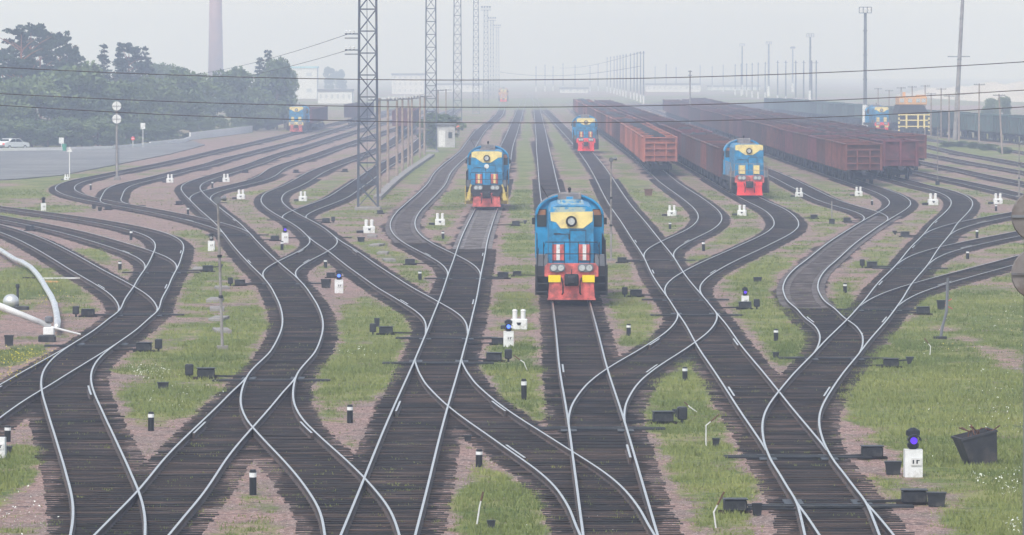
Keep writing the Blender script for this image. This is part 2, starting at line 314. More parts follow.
T('E0',('C','',[(800,121),(882,133),(917,137.5),(981,146),(1024,152)]))
T('E00',('C','',[(770,113.5),(860,124),(915,131),(938,134.5),(1024,142.5)]))
# name, [ (trunk, pixel row of switch, 'far'/'near': the side of the switch on which this track runs) ]
REL=[('T7',[]),('T9',[]),('T18',[]),('T3',[]),('T1',[]),
 ('T0',[('T1',341,'near')]),('T1B',[('T1',270,'far')]),('T1C',[('T1',312,'far')]),
 ('T2',[('T3',375,'near')]),('T30',[('T3',233,'far')]),('T31',[('T30',204,'far')]),('T32',[('T3',201,'far')]),
 ('T5',[('T7',335,'far')]),('TX1',[('T5',235,'near'),('T3',281,'far')]),('T6',[('T5',218,'far')]),
 ('T33',[('T7',276,'far')]),('T8',[('T7',358,'near'),('T9',548,'far')]),
 ('T11',[('T18',453,'far')]),('T10',[('T9',425,'far'),('T11',311,'near')]),('T12',[('T11',297,'far')]),('T14',[('T11',258,'far')]),
 ('T17',[('T18',355,'far')]),('T16',[('T17',221,'far')]),('T19',[('T18',498,'near')]),
 ('T20',[('T18',235,'far')]),('T21',[('T18',266,'far')]),('T22',[('T18',307,'far')]),
 ('E4',[]),('E3',[]),('E2',[]),('E1',[]),('E0',[]),('E00',[])]
YMAX={'T7':2200,'T9':2200,'T11':2200,'T33':2200,'T14':1600,'T12':1600,'T16':1600,'T17':1600,'T18':1600,'E4':1600,'E3':1500,'E2':1500,'E1':1500,'E0':1300,'E00':1500,
 'T3':1300,'T30':1300,'T31':1300,'T32':1300,'T5':1300,'T6':1300}
G=0.79
def smooth(Yd,Xd,Wd,grid,lam):
    """smoothing spline on a grid: symmetric banded system (half width 2), solved by LDL^T"""
    n=len(grid); h=grid[1]-grid[0]
    B=np.zeros((3,n)); b=np.zeros(n)                     # B[k,i] = A[i,i+k]
    k=np.clip(((Yd-grid[0])/h).astype(int),0,n-2); t=(Yd-grid[k])/h
    np.add.at(B[0],k,Wd*(1-t)**2); np.add.at(B[0],k+1,Wd*t*t); np.add.at(B[1],k,Wd*t*(1-t))
    np.add.at(b,k,Wd*(1-t)*Xd); np.add.at(b,k+1,Wd*t*Xd)
    m=lam*(1+(grid[1:-1]/400)**2)/h**3
    B[0,:-2]+=m; B[0,1:-1]+=4*m; B[0,2:]+=m
    B[1,:-2]-=2*m; B[1,1:-1]-=2*m; B[2,:-2]+=m
    A0,A1,A2=B[0].tolist(),B[1].tolist(),B[2].tolist(); r=b.tolist()
    d=[0.0]*n; l1=[0.0]*n; l2=[0.0]*n                    # l1[i]=L[i,i-1], l2[i]=L[i,i-2]
    for i in range(n):
        v2=A2[i-2] if i>1 else 0.0
        v1=(A1[i-1] if i>0 else 0.0)
        if i>1: l2[i]=v2/d[i-2]; v1-=v2*l1[i-1]
        if i>0: l1[i]=v1/d[i-1]
        d[i]=A0[i]-(l1[i]*l1[i]*d[i-1] if i>0 else 0)-(l2[i]*l2[i]*d[i-2] if i>1 else 0)
    for i in range(n):
        if i>0: r[i]-=l1[i]*r[i-1]
        if i>1: r[i]-=l2[i]*r[i-2]
    x=[r[i]/d[i] for i in range(n)]
    for i in range(n-1,-1,-1):
        if i+1<n: x[i]-=l1[i+1]*x[i+1]
        if i+2<n: x[i]-=l2[i+2]*x[i+2]
    return np.array(x)
TR={}
LAM={'T7':4e5,'T9':6e5,'T11':4e4,'T33':6e4,'T3':9e3,'T18':5e3,'T1':5e3,'T5':9e3,'T12':1.2e4,'T14':1.2e4,'T16':2e4,'T32':2e4,'T31':5e3,'T6':8e3,'T8':5e3,'T17':6e3,'T1C':6e3,'T2':1e4}
def fit(name,rel):
    lam=LAM.get(name,6e3)
    pts=D[name]
    raw=np.array([at(x,y) for s,x,y in pts]); sd=np.array([{'L':-1,'R':1,'C':0}[s] for s,x,y in pts])
    ymin,ymax=raw[:,1].min(),raw[:,1].max()
    lo,hi=ymin-14,ymax+ (25 if name not in YMAX else 0)
    if name in YMAX: hi=YMAX[name]
    con=[]
    ends=[None,None]
    for tk,py,side in rel:
        ys=at(CX,py)[1]
        # exact: the switch row on the trunk centre
        g,X=TR[tk]['g'],TR[tk]['X']
        if side=='far': lo=ys-8; ends[0]=ys; yy=np.arange(ys-8,ys+0.1,1.0)
        else: hi=ys+8; ends[1]=ys; yy=np.arange(ys,ys+8.1,1.0)
        con.append((yy,np.interp(yy,g,X)))
    lo=max(lo,70)
    step=1.0 if hi-lo<500 else 1.6
    grid=np.arange(lo,hi+step,step)
    C=raw.copy(); C[:,0]-=sd*G
    for it in range(4):
        Y,X=C[:,0].copy(),None
        s=np.full(len(C),.12)
        if it: s=np.abs(slope)+.03
        sig=np.sqrt((1.0*C[:,1]/F)**2+(s*C[:,1]**2/(F*H)*0.8)**2)
        Yd,Xd,Wd=C[:,1],C[:,0],1/sig**2
        for yy,xx in con:
            Yd=np.concatenate([Yd,yy]); Xd=np.concatenate([Xd,xx]); Wd=np.concatenate([Wd,np.full(len(yy),1e6)])
        sol=smooth(Yd,Xd,Wd,grid,lam)
        d=np.gradient(sol,grid); slope=np.interp(C[:,1],grid,d)
        th=np.arctan(slope)
        C=np.stack([raw[:,0]-sd*G*np.cos(th), raw[:,1]+sd*G*np.sin(th)],1)
    TR[name]=dict(g=grid,X=sol,ends=ends,lo=ends[0] or lo,hi=ends[1] or hi)
    res=C[:,0]-np.interp(C[:,1],grid,sol); resp=res*F/C[:,1]
    d2=np.gradient(np.gradient(sol,grid),grid)
    return np.sqrt((resp**2).mean()),np.abs(resp).max(),1/max(np.abs(d2[3:-3]).max(),1e-6)
for _n, _r in REL: fit(_n, _r)
# ------------------------------------------------------------------ ground
def vnoise(x, y, seed=0):
    xi, yi = np.floor(x).astype(np.int64), np.floor(y).astype(np.int64); fx, fy = x - xi, y - yi
    fx = fx*fx*(3-2*fx); fy = fy*fy*(3-2*fy)
    def h(a, b):
        n = (a * 374761393 + b * 668265263 + seed * 974634721) & 0x7fffffff
        n = ((n ^ (n >> 13)) * 1274126177) & 0x7fffffff
        return ((n ^ (n >> 16)) & 0xffff) / 65535.0
    return (h(xi,yi)*(1-fx)+h(xi+1,yi)*fx)*(1-fy) + (h(xi,yi+1)*(1-fx)+h(xi+1,yi+1)*fx)*fy
def fbm(x, y, seed=0, oct=4):
    s, a, t = 0, .5, 0
    for o in range(oct): s = s + a*vnoise(x*2**o, y*2**o, seed+o); t += a; a *= .55
    return s / t
def track_dist(X, Y):
    """distance of points to the nearest track centre line"""
    d = np.full(X.shape, 99.0)
    for n, t in TR.items():
        k = (Y >= t['lo']) & (Y <= t['hi'])
        if not k.any(): continue
        sl = np.gradient(t['X'], t['g'])
        dd = np.abs(X - np.interp(Y, t['g'], t['X'])) * np.cos(np.arctan(np.interp(Y, t['g'], sl)))
        d = np.where(k, np.minimum(d, dd), d)
    return d
SWITCH = []                                                     # (x, depth) of the switch blades
for _n, _r in REL:
    for _tk, _py, _side in _r:
        _ys = at(CX, _py)[1]; SWITCH.append((float(np.interp(_ys, TR[_tk]['g'], TR[_tk]['X'])), float(_ys), _n, _tk, _side))
# greener (+) and barer (-) pieces of ground: x, y, half width, half height in the photograph, amount
PATCH = [(15,470,35,70,.5),(205,375,65,55,.6),(135,440,40,30,-.5),(165,440,25,25,-.4),(370,340,55,75,.55),(355,420,30,20,-.5),(345,285,30,20,-.4),(240,500,30,30,-.1),
 (505,505,60,50,.6),(450,470,25,30,-.3),(525,385,45,50,.35),(640,330,40,40,.2),(618,352,25,20,-.3),(700,430,65,110,.65),(770,520,25,25,-.7),(780,330,45,50,.1),(735,290,40,30,.15),
 (940,400,120,140,1.1),(1005,320,70,60,.9),(868,440,18,30,-.3),(905,518,45,22,-.8),(955,285,35,10,-.5),(860,390,20,40,-.3),(870,260,50,40,.0),(40,275,55,35,.5),(25,192,45,10,.6),(110,225,90,25,-.55),
 (60,250,60,20,-.3),(530,215,26,70,.45),(440,205,30,30,.3),(620,195,30,60,.25),(235,330,30,40,.45),(15,325,30,22,-.7),(20,355,30,12,.6),(200,165,180,30,-.5),(330,180,60,30,.2),(440,160,40,22,.4),(700,215,60,30,.1),(830,215,60,40,.15),
 (800,200,60,25,.1),(960,150,60,9,.5),(900,230,50,30,-.2),(345,240,50,25,.15),(480,300,25,40,-.1),(540,140,40,40,.4),(640,150,40,30,.15),(180,300,40,40,.1),(110,171,90,7,.6),(60,179,60,5,.6)]
PW = []
for _x, _y, _rx, _ry, _a in PATCH:
    _c = at(_x, _y, GZ); _n, _f = at(_x, _y+_ry, GZ)[1], at(_x, max(_y-_ry, 92), GZ)[1]
    PW.append((_c[0], _c[1], _rx*_c[1]/F, max(_f-_c[1], 1), max(_c[1]-_n, 1), _a))
def grass_amount(X, Y, d):
    g = .13 + (fbm(X/2.6, Y/3.4, 11)-.5)*1.5 + (fbm(X/9, Y/14, 31)-.5)*1.0
    p = np.zeros_like(X)
    for cx, cy, rx, rf, rn, a in PW:
        q = ((X-cx)/rx)**2 + ((Y-cy)/np.where(Y > cy, rf, rn))**2
        p = p + a*np.clip(1.25-q, 0, 1)
    g = g + np.clip(p, -.8, 1.0)
    g = g - np.clip(1.75 + .9*(fbm(X/.8, Y/.8, 5)-.5) - d, 0, 1)*1.4
    return np.clip(.42 + g*.9, 0, 1)
def bed_amount(X, Y, d):
    e = 1.22 + .6*(fbm(X/.5, Y/.5, 51)-.5) + .9*(fbm(X/4, Y/6, 61)-.5)
    b = np.clip((e - d)/.22, 0, 1)
    return np.maximum(b, .30*np.clip((e+.5-d)/.5, 0, 1))
def oil_amount(X, Y):
    o = np.zeros_like(X)
    for sx, sy, *_ in SWITCH: o = np.maximum(o, np.exp(-((X-sx)/1.3)**2 - ((Y-sy)/4.5)**2))
    return o
def ground_sheet(name, x0, x1, dx, y0, y1, dy, flat=False):
    xs = np.linspace(x0, x1, int(round((x1-x0)/dx))+1); ys = np.linspace(y0, y1, int(round((y1-y0)/dy))+1)
    X, Y = np.meshgrid(xs, ys); d = track_dist(X, Y); g = grass_amount(X, Y, d); b = bed_amount(X, Y, d); oi = oil_amount(X, Y)
    bump = np.clip((d-1.7)/1.5, 0, 1)
    Z = GZ + bump*(.10*(fbm(X/2.2, Y/2.2, 71)-.5) + .04*(fbm(X/.5, Y/.5, 81)-.5)) + (.014 + .014*(fbm(X/.9, Y/.9, 44)-.5))*np.clip((1.75-d)/.35, 0, 1)
    Z[0,:] = Z[-1,:] = GZ; Z[:,0] = Z[:,-1] = GZ
    nx, ny = len(xs), len(ys); i = np.arange(nx*ny).reshape(ny, nx)
    q = np.stack([i[:-1,:-1], i[:-1,1:], i[1:,1:], i[1:,:-1]], -1).reshape(-1, 4)
    me = bpy.data.meshes.new(name); me.vertices.add(nx*ny); me.loops.add(q.size); me.polygons.add(len(q))
    me.vertices.foreach_set('co', np.stack([X,Y,Z], -1).astype(np.float32).ravel())
    me.loops.foreach_set('vertex_index', q.ravel().astype(np.int32)); me.polygons.foreach_set('loop_start', np.arange(0, q.size, 4, dtype=np.int32))
    me.polygons.foreach_set('use_smooth', np.ones(len(q), bool))
    for nm, v in (('grass', g), ('bed', b), ('oil', oi)):
        a = me.attributes.new(nm, 'FLOAT', 'POINT'); a.data.foreach_set('value', v.astype(np.float32).ravel())
    me.update(); me.validate(); me.materials.append(M['ground'])
    o = bpy.data.objects.new(name, me); COL.objects.link(o); return o
def ground_material():
    m = bpy.data.materials.new('gravel_grass_dust_and_shade'); m.use_nodes = True; n, l = m.node_tree.nodes, m.node_tree.links; b = n['Principled BSDF']
    b.inputs['Roughness'].default_value = .95; b.inputs['Specular IOR Level'].default_value = .1
    g = n.new('ShaderNodeNewGeometry')
    def noise(scale, det=5, rough=.6):
        t = n.new('ShaderNodeTexNoise'); t.inputs['Scale'].default_value = scale; t.inputs['Detail'].default_value = det; t.inputs['Roughness'].default_value = rough; l.new(g.outputs['Position'], t.inputs['Vector']); return t.outputs['Fac']
    def ramp(src, a, c, lo=0.0, hi=1.0):
        r = n.new('ShaderNodeMapRange'); r.inputs[1].default_value = a; r.inputs[2].default_value = c; r.inputs[3].default_value = lo; r.inputs[4].default_value = hi; r.interpolation_type = 'SMOOTHSTEP'; l.new(src, r.inputs[0]); return r.outputs[0]
    def mix(f, A, B, mode='MIX'):
        x = n.new('ShaderNodeMix'); x.data_type = 'RGBA'; x.blend_type = mode
        for k, v in ((0, f), (6, A), (7, B)):
            if isinstance(v, (int, float)): x.inputs[k].default_value = v
            elif isinstance(v, tuple): x.inputs[k].default_value = (*v, 1)
            else: l.new(v, x.inputs[k])
        return x.outputs[2]
    def att(nm): a = n.new('ShaderNodeAttribute'); a.attribute_name = nm; return a.outputs['Fac']
    def math_(op, a, c):
        x = n.new('ShaderNodeMath'); x.operation = op
        for k, v in ((0, a), (1, c)):
            if isinstance(v, (int, float)): x.inputs[k].default_value = v
            else: l.new(v, x.inputs[k])
        return x.outputs[0]
    gravel = mix(ramp(noise(5, 5, .75), .36, .64), (.15,.092,.076), (.38,.25,.215))
    gravel = mix(ramp(noise(.45, 6, .65), .44, .60), gravel, (.20,.148,.128))
    gravel = mix(ramp(noise(14, 2), .58, .66), gravel, (.52,.43,.40))
    gravel = mix(ramp(noise(10, 3), .55, .67), gravel, (.055,.042,.042))
    gravel = mix(ramp(noise(1.6, 6, .75), .54, .66), gravel, (.085,.066,.062))
    green = mix(ramp(noise(3.0, 6, .7), .36, .64), (.060,.095,.022), (.17,.19,.065))
    green = mix(ramp(noise(.30, 5), .44, .60), green, (.20,.20,.075))
    green = mix(ramp(noise(1.3, 6, .7), .54, .66), green, (.155,.12,.085))
    gr = math_('ADD', att('grass'), math_('MULTIPLY', math_('SUBTRACT', noise(2.6, 7, .75), .5), 1.7))
    col = mix(ramp(gr, .34, .70), gravel, green)
    dust_and_shade = mix(ramp(noise(.5, 5), .38, .62), (.022,.016,.015), (.055,.036,.030))  # coal dust, with the shade between sleepers put into its dark colour
    dust_and_shade = mix(ramp(noise(8, 4, .7), .55, .68), dust_and_shade, (.20,.13,.11))
    dust_and_shade = mix(ramp(noise(.8, 6, .7), .47, .60), dust_and_shade, (.016,.014,.015))
    bd = math_('ADD', att('bed'), math_('MULTIPLY', math_('SUBTRACT', noise(4, 5, .7), .5), .7))
    col = mix(ramp(bd, .38, .62), col, dust_and_shade)
    col = mix(ramp(math_('MULTIPLY', att('oil'), math_('ADD', noise(1.0, 5), .4)), .2, .75, 0, .8), col, (.016,.015,.017))
    l.new(col, b.inputs['Base Color'])
    bp = n.new('ShaderNodeBump'); bp.inputs['Strength'].default_value = .7; bp.inputs['Distance'].default_value = .05
    l.new(noise(11, 4), bp.inputs['Height']); l.new(bp.outputs[0], b.inputs['Normal'])
    return m
M['ground'] = ground_material()
SHEETS = [(-34, 34, .2, 70, 210, .34), (-72, 72, .36, 210, 460, .9), (-200, 200, 1.0, 460, 1260, 4.0), (-1200, 1200, 60, 1260, 5960, 100)]
bits = [ground_sheet('ground', *s) for s in SHEETS]
# side aprons so that the sheet has no holes beside the finer middle
mb = MB()
for x0, x1, y0, y1 in ((-1200,-34,-90,70),(-34,34,-90,70),(34,1200,-90,70),(-1200,-34,70,210),(34,1200,70,210),(-1200,-72,210,460),(72,1200,210,460),(-1200,-200,460,1260),(200,1200,460,1260)):
    mb.add([(x0,y0,GZ),(x1,y0,GZ),(x1,y1,GZ),(x0,y1,GZ)], [(0,1,2,3)])
ap = mb.build('ground_apron', M['ground'])
for nm, v in (('grass', .7), ('bed', 0.0), ('oil', 0.0)):
    a = ap.data.attributes.new(nm, 'FLOAT', 'POINT'); a.data.foreach_set('value', np.full(len(ap.data.vertices), v, np.float32))
# one ground object
bm = bmesh.new()
bpy.context.view_layer.objects.active = bits[0]
with bpy.context.temp_override(active_object=bits[0], selected_editable_objects=bits+[ap], object=bits[0]):
    bpy.ops.object.join()
bm.free()
tag(bits[0], kind='structure')
# asphalt yard on the left, with its pale kerb
def flat_poly(name, pts, z, m):
    o = MB().prism([tuple(ground(*p)[:2]) for p in pts], z-.12, z, axis='z').build(name, m); return tag(o, kind='structure')
M['asphalt'] = mat('pale_worn_asphalt', (.12,.12,.125), .9, 0, .2, .8, (.185,.18,.175), .48, .09, objspace=False)
flat_poly('road', [(-70,184),(20,179.5),(60,176),(120,164.5),(170,154.5),(205,145.5),(192,141.5),(184,143.5),(112,149.6),(37,151.4),(-70,152.5)], GZ+.10, M['asphalt'])
# ------------------------------------------------------------------ rails and sleepers
LBL = {'T7':'straight track the middle blue locomotive with yellow side steps stands on','T9':'straight track under the nearest blue and red locomotive','T18':'long track on the right curving up to the wagon with dark double end doors',
 'T3':'winding track left of centre, passing the tall horn pole','T1':'S-shaped track at the lower left beside the silver pipe','T0':'track leaving the lower left edge of the picture','T1B':'middle one of three tracks fanning out at the left edge',
 'T1C':'nearest of three tracks fanning out at the left edge, by the silver pipe','T2':'straight track running to the bottom edge left of centre','T30':'leftmost far track, bending round beside the asphalt yard',
 'T31':'short curving branch right of the pole with two round signals','T32':'branch track joining the winding left track under the far gravel','T5':'diagonal crossover track left of centre leading to the middle locomotive track',
 'TX1':'short connecting track between the two lit dwarf signals left of centre','T6':'branch track passing right behind the nearest lattice mast','T33':'curved concrete-framed track just left of the middle locomotive',
 'T8':'crossover track sweeping to the bottom centre','T11':'track right of centre that the small far locomotive stands on','T10':'short crossover track in front of the nearest locomotive','T12':'track curving right to the red-nosed locomotive with wagons',
 'T14':'track curving up to the coal-laden orange wagon','T17':'concrete-framed winding track on the right below the brown wagons','T16':'empty track between the red-nosed locomotive and the brown wagons','T19':'branch starting at the bottom right corner switch',
 'T20':'farthest of three branches leaving to the right edge','T21':'middle one of three branches leaving to the right edge','T22':'nearest of three branches leaving to the right edge',
 'E4':'track the farthest right brown wagon row stands on','E3':'empty far track on the right, nearest to the wagon ends','E2':'empty double-line far track on the right, second from the wagons','E1':'empty far track on the right beside the weeds',
 'E0':'far right track with the red-faced locomotive and orange crane','E00':'far right track under the green wagons'}
RAIL_P = [(-.066,-.18),(-.02,-.12),(-.033,-.04),(-.029,0),(.029,0),(.033,-.04),(.02,-.12),(.066,-.18)]
def pose(n, y):
    t = TR[n]; return float(np.interp(y, t['g'], t['X'])), math.atan(float(np.interp(y, t['g'], t['sl'])))
for t in TR.values(): t['sl'] = np.gradient(t['X'], t['g'])
def rail_mesh(name, n, off, y0, y1, dz, parent, nm='rail'):
    t = TR[n]
    ys = np.concatenate([np.arange(y0, min(y1, 460), 1.3), np.arange(max(y0, 460), y1, 6.0), [y1]]); ys = np.unique(np.clip(ys, y0, y1))
    X = np.interp(ys, t['g'], t['X']); th = np.arctan(np.interp(ys, t['g'], t['sl'])); c, s = np.cos(th), np.sin(th)
    V = np.stack([np.stack([X + (off+px)*c, ys - (off+px)*s, np.full_like(ys, pz+dz)], -1) for px, pz in RAIL_P], 1)
    k, m = V.shape[:2]; idx = np.arange(k*m).reshape(k, m)
    q = np.stack([idx[:-1,:-1], idx[:-1,1:], idx[1:,1:], idx[1:,:-1]], -1).reshape(-1, 4)
    q = np.concatenate([q, idx[0:1,[0,1,6,7]], idx[0:1,[1,2,5,6]], idx[0:1,[2,3,4,5]]])
    me = bpy.data.meshes.new(nm); me.from_pydata(V.reshape(-1,3).tolist(), [], q.tolist())
    me.materials.append(M['rail_side']); me.materials.append(M['rail_head'])
    mi = np.zeros(len(q), np.int32); mi[3:(k-1)*(m-1):(m-1)] = 1; me.polygons.foreach_set('material_index', mi); me.update()
    o = bpy.data.objects.new(nm, me); COL.objects.link(o); o.parent = parent; return o
KIDS = {n: [] for n, _ in REL}
for n, rel in REL:
    for tk, py, side in rel: KIDS[tk].append(n)
PARENTS = {n: [r[0] for r in rel] for n, rel in REL}
cube = MB().box(-.5,.5,-.5,.5,-.5,.5).mesh('sleeper', M['sleeper'])
# concrete frame under the rails: two long beams and cross bars
fb = MB()
for s in (-1, 1): fb.box(s*.80-.30, s*.80+.30, 0, 5.9, -.27, -.150)
for k in range(5): fb.box(-.495, .495, .15+k*1.36, .55+k*1.36, -.275, -.158)
frame_mesh = fb.mesh('concrete_frame', M['slab']); frame_pale = fb.mesh('concrete_frame', M['slab_pale'])
FRAMED = {'T17':(at(0,304)[1], at(0,216)[1]), 'T33':(at(0,240)[1], at(0,140)[1]), 'T7':(at(0,246)[1], at(0,196)[1])}
TRACK = {}
NEAR_SLEEPERS = 168.0
for zi, (n, rel) in enumerate(REL):
    t = TR[n]; lo, hi = t['lo'], t['hi']; lo = max(lo, 86.0)
    x0, th0 = pose(n, lo)
    root = thing('railway_track', LBL[n], 'railway track', (0, 0, 0)); TRACK[n] = root
    dz = -.0011*zi
    for s in (-1, 1):
        rail_mesh('rail', n, s*G, lo+(1.2 if rel and any(r[2] == 'far' for r in rel) else 0), hi, dz, root)
    far = MB(); fv = []; y = lo + .2; nlast = min(hi, 1100)
    fr = FRAMED.get(n)
    while y < nlast:
        stp = .545 + (0 if y < 320 else .0)
        x, th = pose(n, y)
        skip = any(TR[p]['lo'] <= y <= TR[p]['hi'] and abs(x - pose(p, y)[0]) < 2.75 for p in PARENTS[n])
        if fr and fr[0] < y < fr[1]: skip = True
        if not skip and y < 460:
            a, b = x - 1.36, x + 1.36
            for c in KIDS[n]:
                if TR[c]['lo'] <= y <= TR[c]['hi']:
                    xc = pose(c, y)[0]
                    if abs(xc - x) < 2.75: a, b = min(a, xc-1.36), max(b, xc+1.36)
            j = random.gauss(0, .035); j2 = random.gauss(0, .04); a += j; b += j2
            top = -.168 + random.uniform(-.012, .003); w = random.uniform(.22, .26); ang = -th + random.uniform(-.012, .012)
            if y < NEAR_SLEEPERS:
                o = bpy.data.objects.new('sleeper', cube); COL.objects.link(o); o.parent = root
                o.location = ((a+b)/2, y + random.uniform(-.03, .03), top-.09); o.rotation_euler = (0, random.uniform(-.004, .004), ang); o.scale = ((b-a), w, .18)
            else:
                far.box(-(b-a)/2, (b-a)/2, -w/2, w/2, -.16, 0, 0, Matrix.Translation(((a+b)/2, y, top)) @ Matrix.Rotation(ang, 4, 'Z'))
        y += stp
    if far.v:
        tag(far.build('sleepers', M['sleeper'], root), kind='stuff')
    if fr:
        y = fr[0]
        while y < fr[1]:
            x, th = pose(n, y); o = bpy.data.objects.new('concrete_frame', frame_pale if n == 'T7' else frame_mesh); COL.objects.link(o); o.parent = root
            o.location = (x, y, random.uniform(-.006, .004)); o.rotation_euler = (0, 0, -pose(n, y+3)[1]); y += 6.0
    # check rails, frog block and switch rods of a turnout
    for tk, py, side in rel:
        ys = at(CX, py)[1]; sg = 1 if side == 'far' else -1
        for k in range(1, 240):
            yy = ys + sg*k*.25
            if not (TR[n]['lo'] <= yy <= TR[n]['hi']): break
            xc, xt = pose(n, yy)[0], pose(tk, yy)[0]
            if abs(xc-xt) >= 2*G:
                s = 1 if xc > xt else -1
                if yy < 330:
                    rail_mesh('check_rail', tk, -s*(G-.115), yy-2.2, yy+2.2, -.012, root, 'check_rail')
                    rail_mesh('check_rail', n, s*(G-.115), max(yy-2.2, TR[n]['lo']), min(yy+2.2, TR[n]['hi']), -.012, root, 'check_rail')
                break
        if ys < 420:
            xs, th = pose(tk, ys); mb = MB()
            for dy in (.35, .75): mb.beam((xs-1.9*math.cos(th), ys+sg*dy+1.9*math.sin(th), -.135), (xs+1.9*math.cos(th), ys+sg*dy-1.9*math.sin(th), -.135), .12, .05)
            for s in (-1, 1): mb.box(xs+s*G-.22, xs+s*G+.22, ys-.5, ys+1.2, -.166, -.13)
            mb.build('switch_rod', M['machine'], root)
# ------------------------------------------------------------------ locomotives
def locomotive(label, track, Yf, style):
    x, th = pose(track, Yf)
    o = thing('locomotive', label, 'locomotive', (x, Yf, 0), -pose(track, Yf+8)[1], 'diesel shunting locomotives')
    M.setdefault('step_yellow', mat('faded_yellow_steps', (.55,.42,.10), .6, 0, .15, 3.0, (.25,.20,.10), .42, 2.0))
    S = dict(platform='red', plow='red', panel=('red', 'white'), step='under', visor='band', hood='blue', cab='cab_blue', rail='black', plates='yellow'); S.update(style)
    hw = S.get('hw', .95)
    MB().box(-1.48,1.48,.75,16.6,1.12,1.46).box(-1.5,1.5,.9,16.4,1.46,1.52).build('underframe', M['under'], o)
    # nose: buffer beam, snow plough, lamps, plates
    b = MB().prism([(-1.14,1.10),(1.14,1.10),(1.14,1.50),(1.02,1.66),(-1.02,1.66),(-1.14,1.50)], .45, .80)
    beam = b.build('buffer_beam', M[S['platform']], o)
    MB().prism([(-.99,.14),(.99,.14),(.93,1.098),(-.93,1.098)], .30, .46).box(-1.02,1.02,.22,.32,.12,.20).build('snow_plough', M[S['plow']], o)
    for s in (-1, 1):
        lh = MB(); cx = s*.60
        pts = [(cx+.33*math.copysign(abs(math.cos(t))**.5, math.cos(t)), 1.475+.18*math.copysign(abs(math.sin(t))**.7, math.sin(t))) for t in [2*math.pi*k/16 for k in range(16)]]
        lh.prism(pts, .34, .46); hl = lh.build('lamp_housing', M[S.get('housing', 'grey_steel')], o)
        for q in (-.15, .15):
            MB().cyl((cx+q,.30,1.475),(cx+q,.36,1.475),.13,n=12).build('lamp', M['lamp_glass'], hl)
        MB().box(s*.72-.26, s*.72+.26, .255, .297, .87, 1.17).build('marker_plate', M[S['plates']], o)
        MB().tube([(s*.42,.28,1.05),(s*.40,.12,.95),(s*.36,.06,.70),(s*.36,.10,.42),(s*.40,.16,.36)], .035, 6).build('brake_hose', M['black'], o)
    MB().bbox(-.30,.30,.10,.44,.72,1.22,.05).bbox(-.17,.17,-.22,.14,.80,1.16,.06).box(-.22,.10,-.34,-.20,.86,1.10).box(-.02,.02,.05,.1,1.2,1.42).build('coupler', M['iron'], o)
    # steps and dark side skirts beside the nose
    for s in (-1, 1):
        st = MB()
        for z in (.42, .76, 1.10): st.box(min(s*1.02,s*1.52), max(s*1.02,s*1.52), .62, 1.0, z, z+.05)
        st.box(min(s*1.48,s*1.54), max(s*1.48,s*1.54), .60, .98, .30, 1.6).box(min(s*1.0,s*1.52), max(s*1.0,s*1.52), .98, 1.02, .30, 1.42)
        if S['step'] == 'yellow': st.prism([(s*1.06,1.70),(s*1.16,1.70),(s*1.50,.55),(s*1.16,.55)], .52, .60)
        st.build('steps', M['step_yellow' if S['step'] == 'yellow' else S['step']], o)
        MB().box(min(s*1.0,s*1.5), max(s*1.0,s*1.5), 1.35, 2.6, 1.5, 1.98).build('battery_box', M['grey_steel'], o)
    # hood
    top = 4.08; y0, y1 = 1.30, 10.6
    sec = [(-hw,1.5),(hw,1.5),(hw,top-.30),(hw-.10,top-.09),(hw-.34,top),(-hw+.34,top),(-hw+.10,top-.09),(-hw,top-.30)]
    hood = MB().prism(sec, y0, y1).build('hood', M[S['hood']], o)
    gl = MB()
    for s in (-1, 1):
        for k in range(7): gl.box(min(s*hw,s*(hw+.02)), max(s*hw,s*(hw+.02)), 2.0+k*1.2, 2.95+k*1.2, 1.8, 3.5)
    gl.build('hood_door', M[S['hood']], o)
    MB().box(-.55,.55,3.2,9.4,top,top+.05).cyl((0,4.6,top+.05),(0,4.6,top+.12),.45,n=16).cyl((0,6.8,top+.05),(0,6.8,top+.12),.45,n=16).box(-.15,.15,8.4,8.9,top+.05,top+.2).build('radiator_roof', M['roof_dirt'] if S['visor'] != 'band' else M['worn_blue'], hood)
    # face of the hood
    z3 = 3.42
    if S['visor'] == 'band':
        MB().prism([(-hw+.03,top-.30),(hw-.03,top-.30),(hw-.06,top-.06),(-hw+.06,top-.06)], y0-.012, y0-.002).build('worn_top_panel', M['worn_blue'], hood)
        pl = [(-hw+.06,3.80),(hw-.03,3.84),(hw-.05,3.42),(hw-.45,3.12),(-hw+.50,3.12),(-hw+.30,3.38),(-hw+.08,3.44)]
    else:
        pl = [(-hw+.04,3.62),(-hw+.30,3.60),(-hw+.52,3.44),(-.28,3.24),(.28,3.24),(hw-.52,3.44),(hw-.30,3.60),(hw-.04,3.62),(hw-.04,3.98),(hw-.30,4.05),(-hw+.30,4.05),(-hw+.04,3.98)]; z3 = 3.56
    MB().prism(pl, y0-.016, y0-.004).build('front_panel', M['cream'], hood)
    hd = MB().cyl((0,y0-.14,z3),(0,y0,z3),.235,n=18).build('headlight', M['black'], hood)
    MB().cyl((0,y0-.155,z3),(0,y0-.13,z3),.15,n=16).build('lens', M['lamp_glass'], hd)
    dr = MB()
    for xx in (-.06, .62): dr.box(xx-.012, xx+.012, y0-.014, y0, 1.75, 3.05)
    dr.box(-.06,.62,y0-.014,y0,3.03,3.055).box(-hw+.2,-.06,y0-.014,y0,2.86,2.885).box(-.12,-.06,y0-.05,y0,2.66,2.86).box(-.75,-.42,y0-.03,y0,2.86,2.91)
    dr.build('door_seam', M['under'], hood)
    if S.get('emblem'): MB().cyl((0,y0-.03,2.98),(0,y0-.005,2.98),.17,n=14).build('emblem', M['white'], hood)
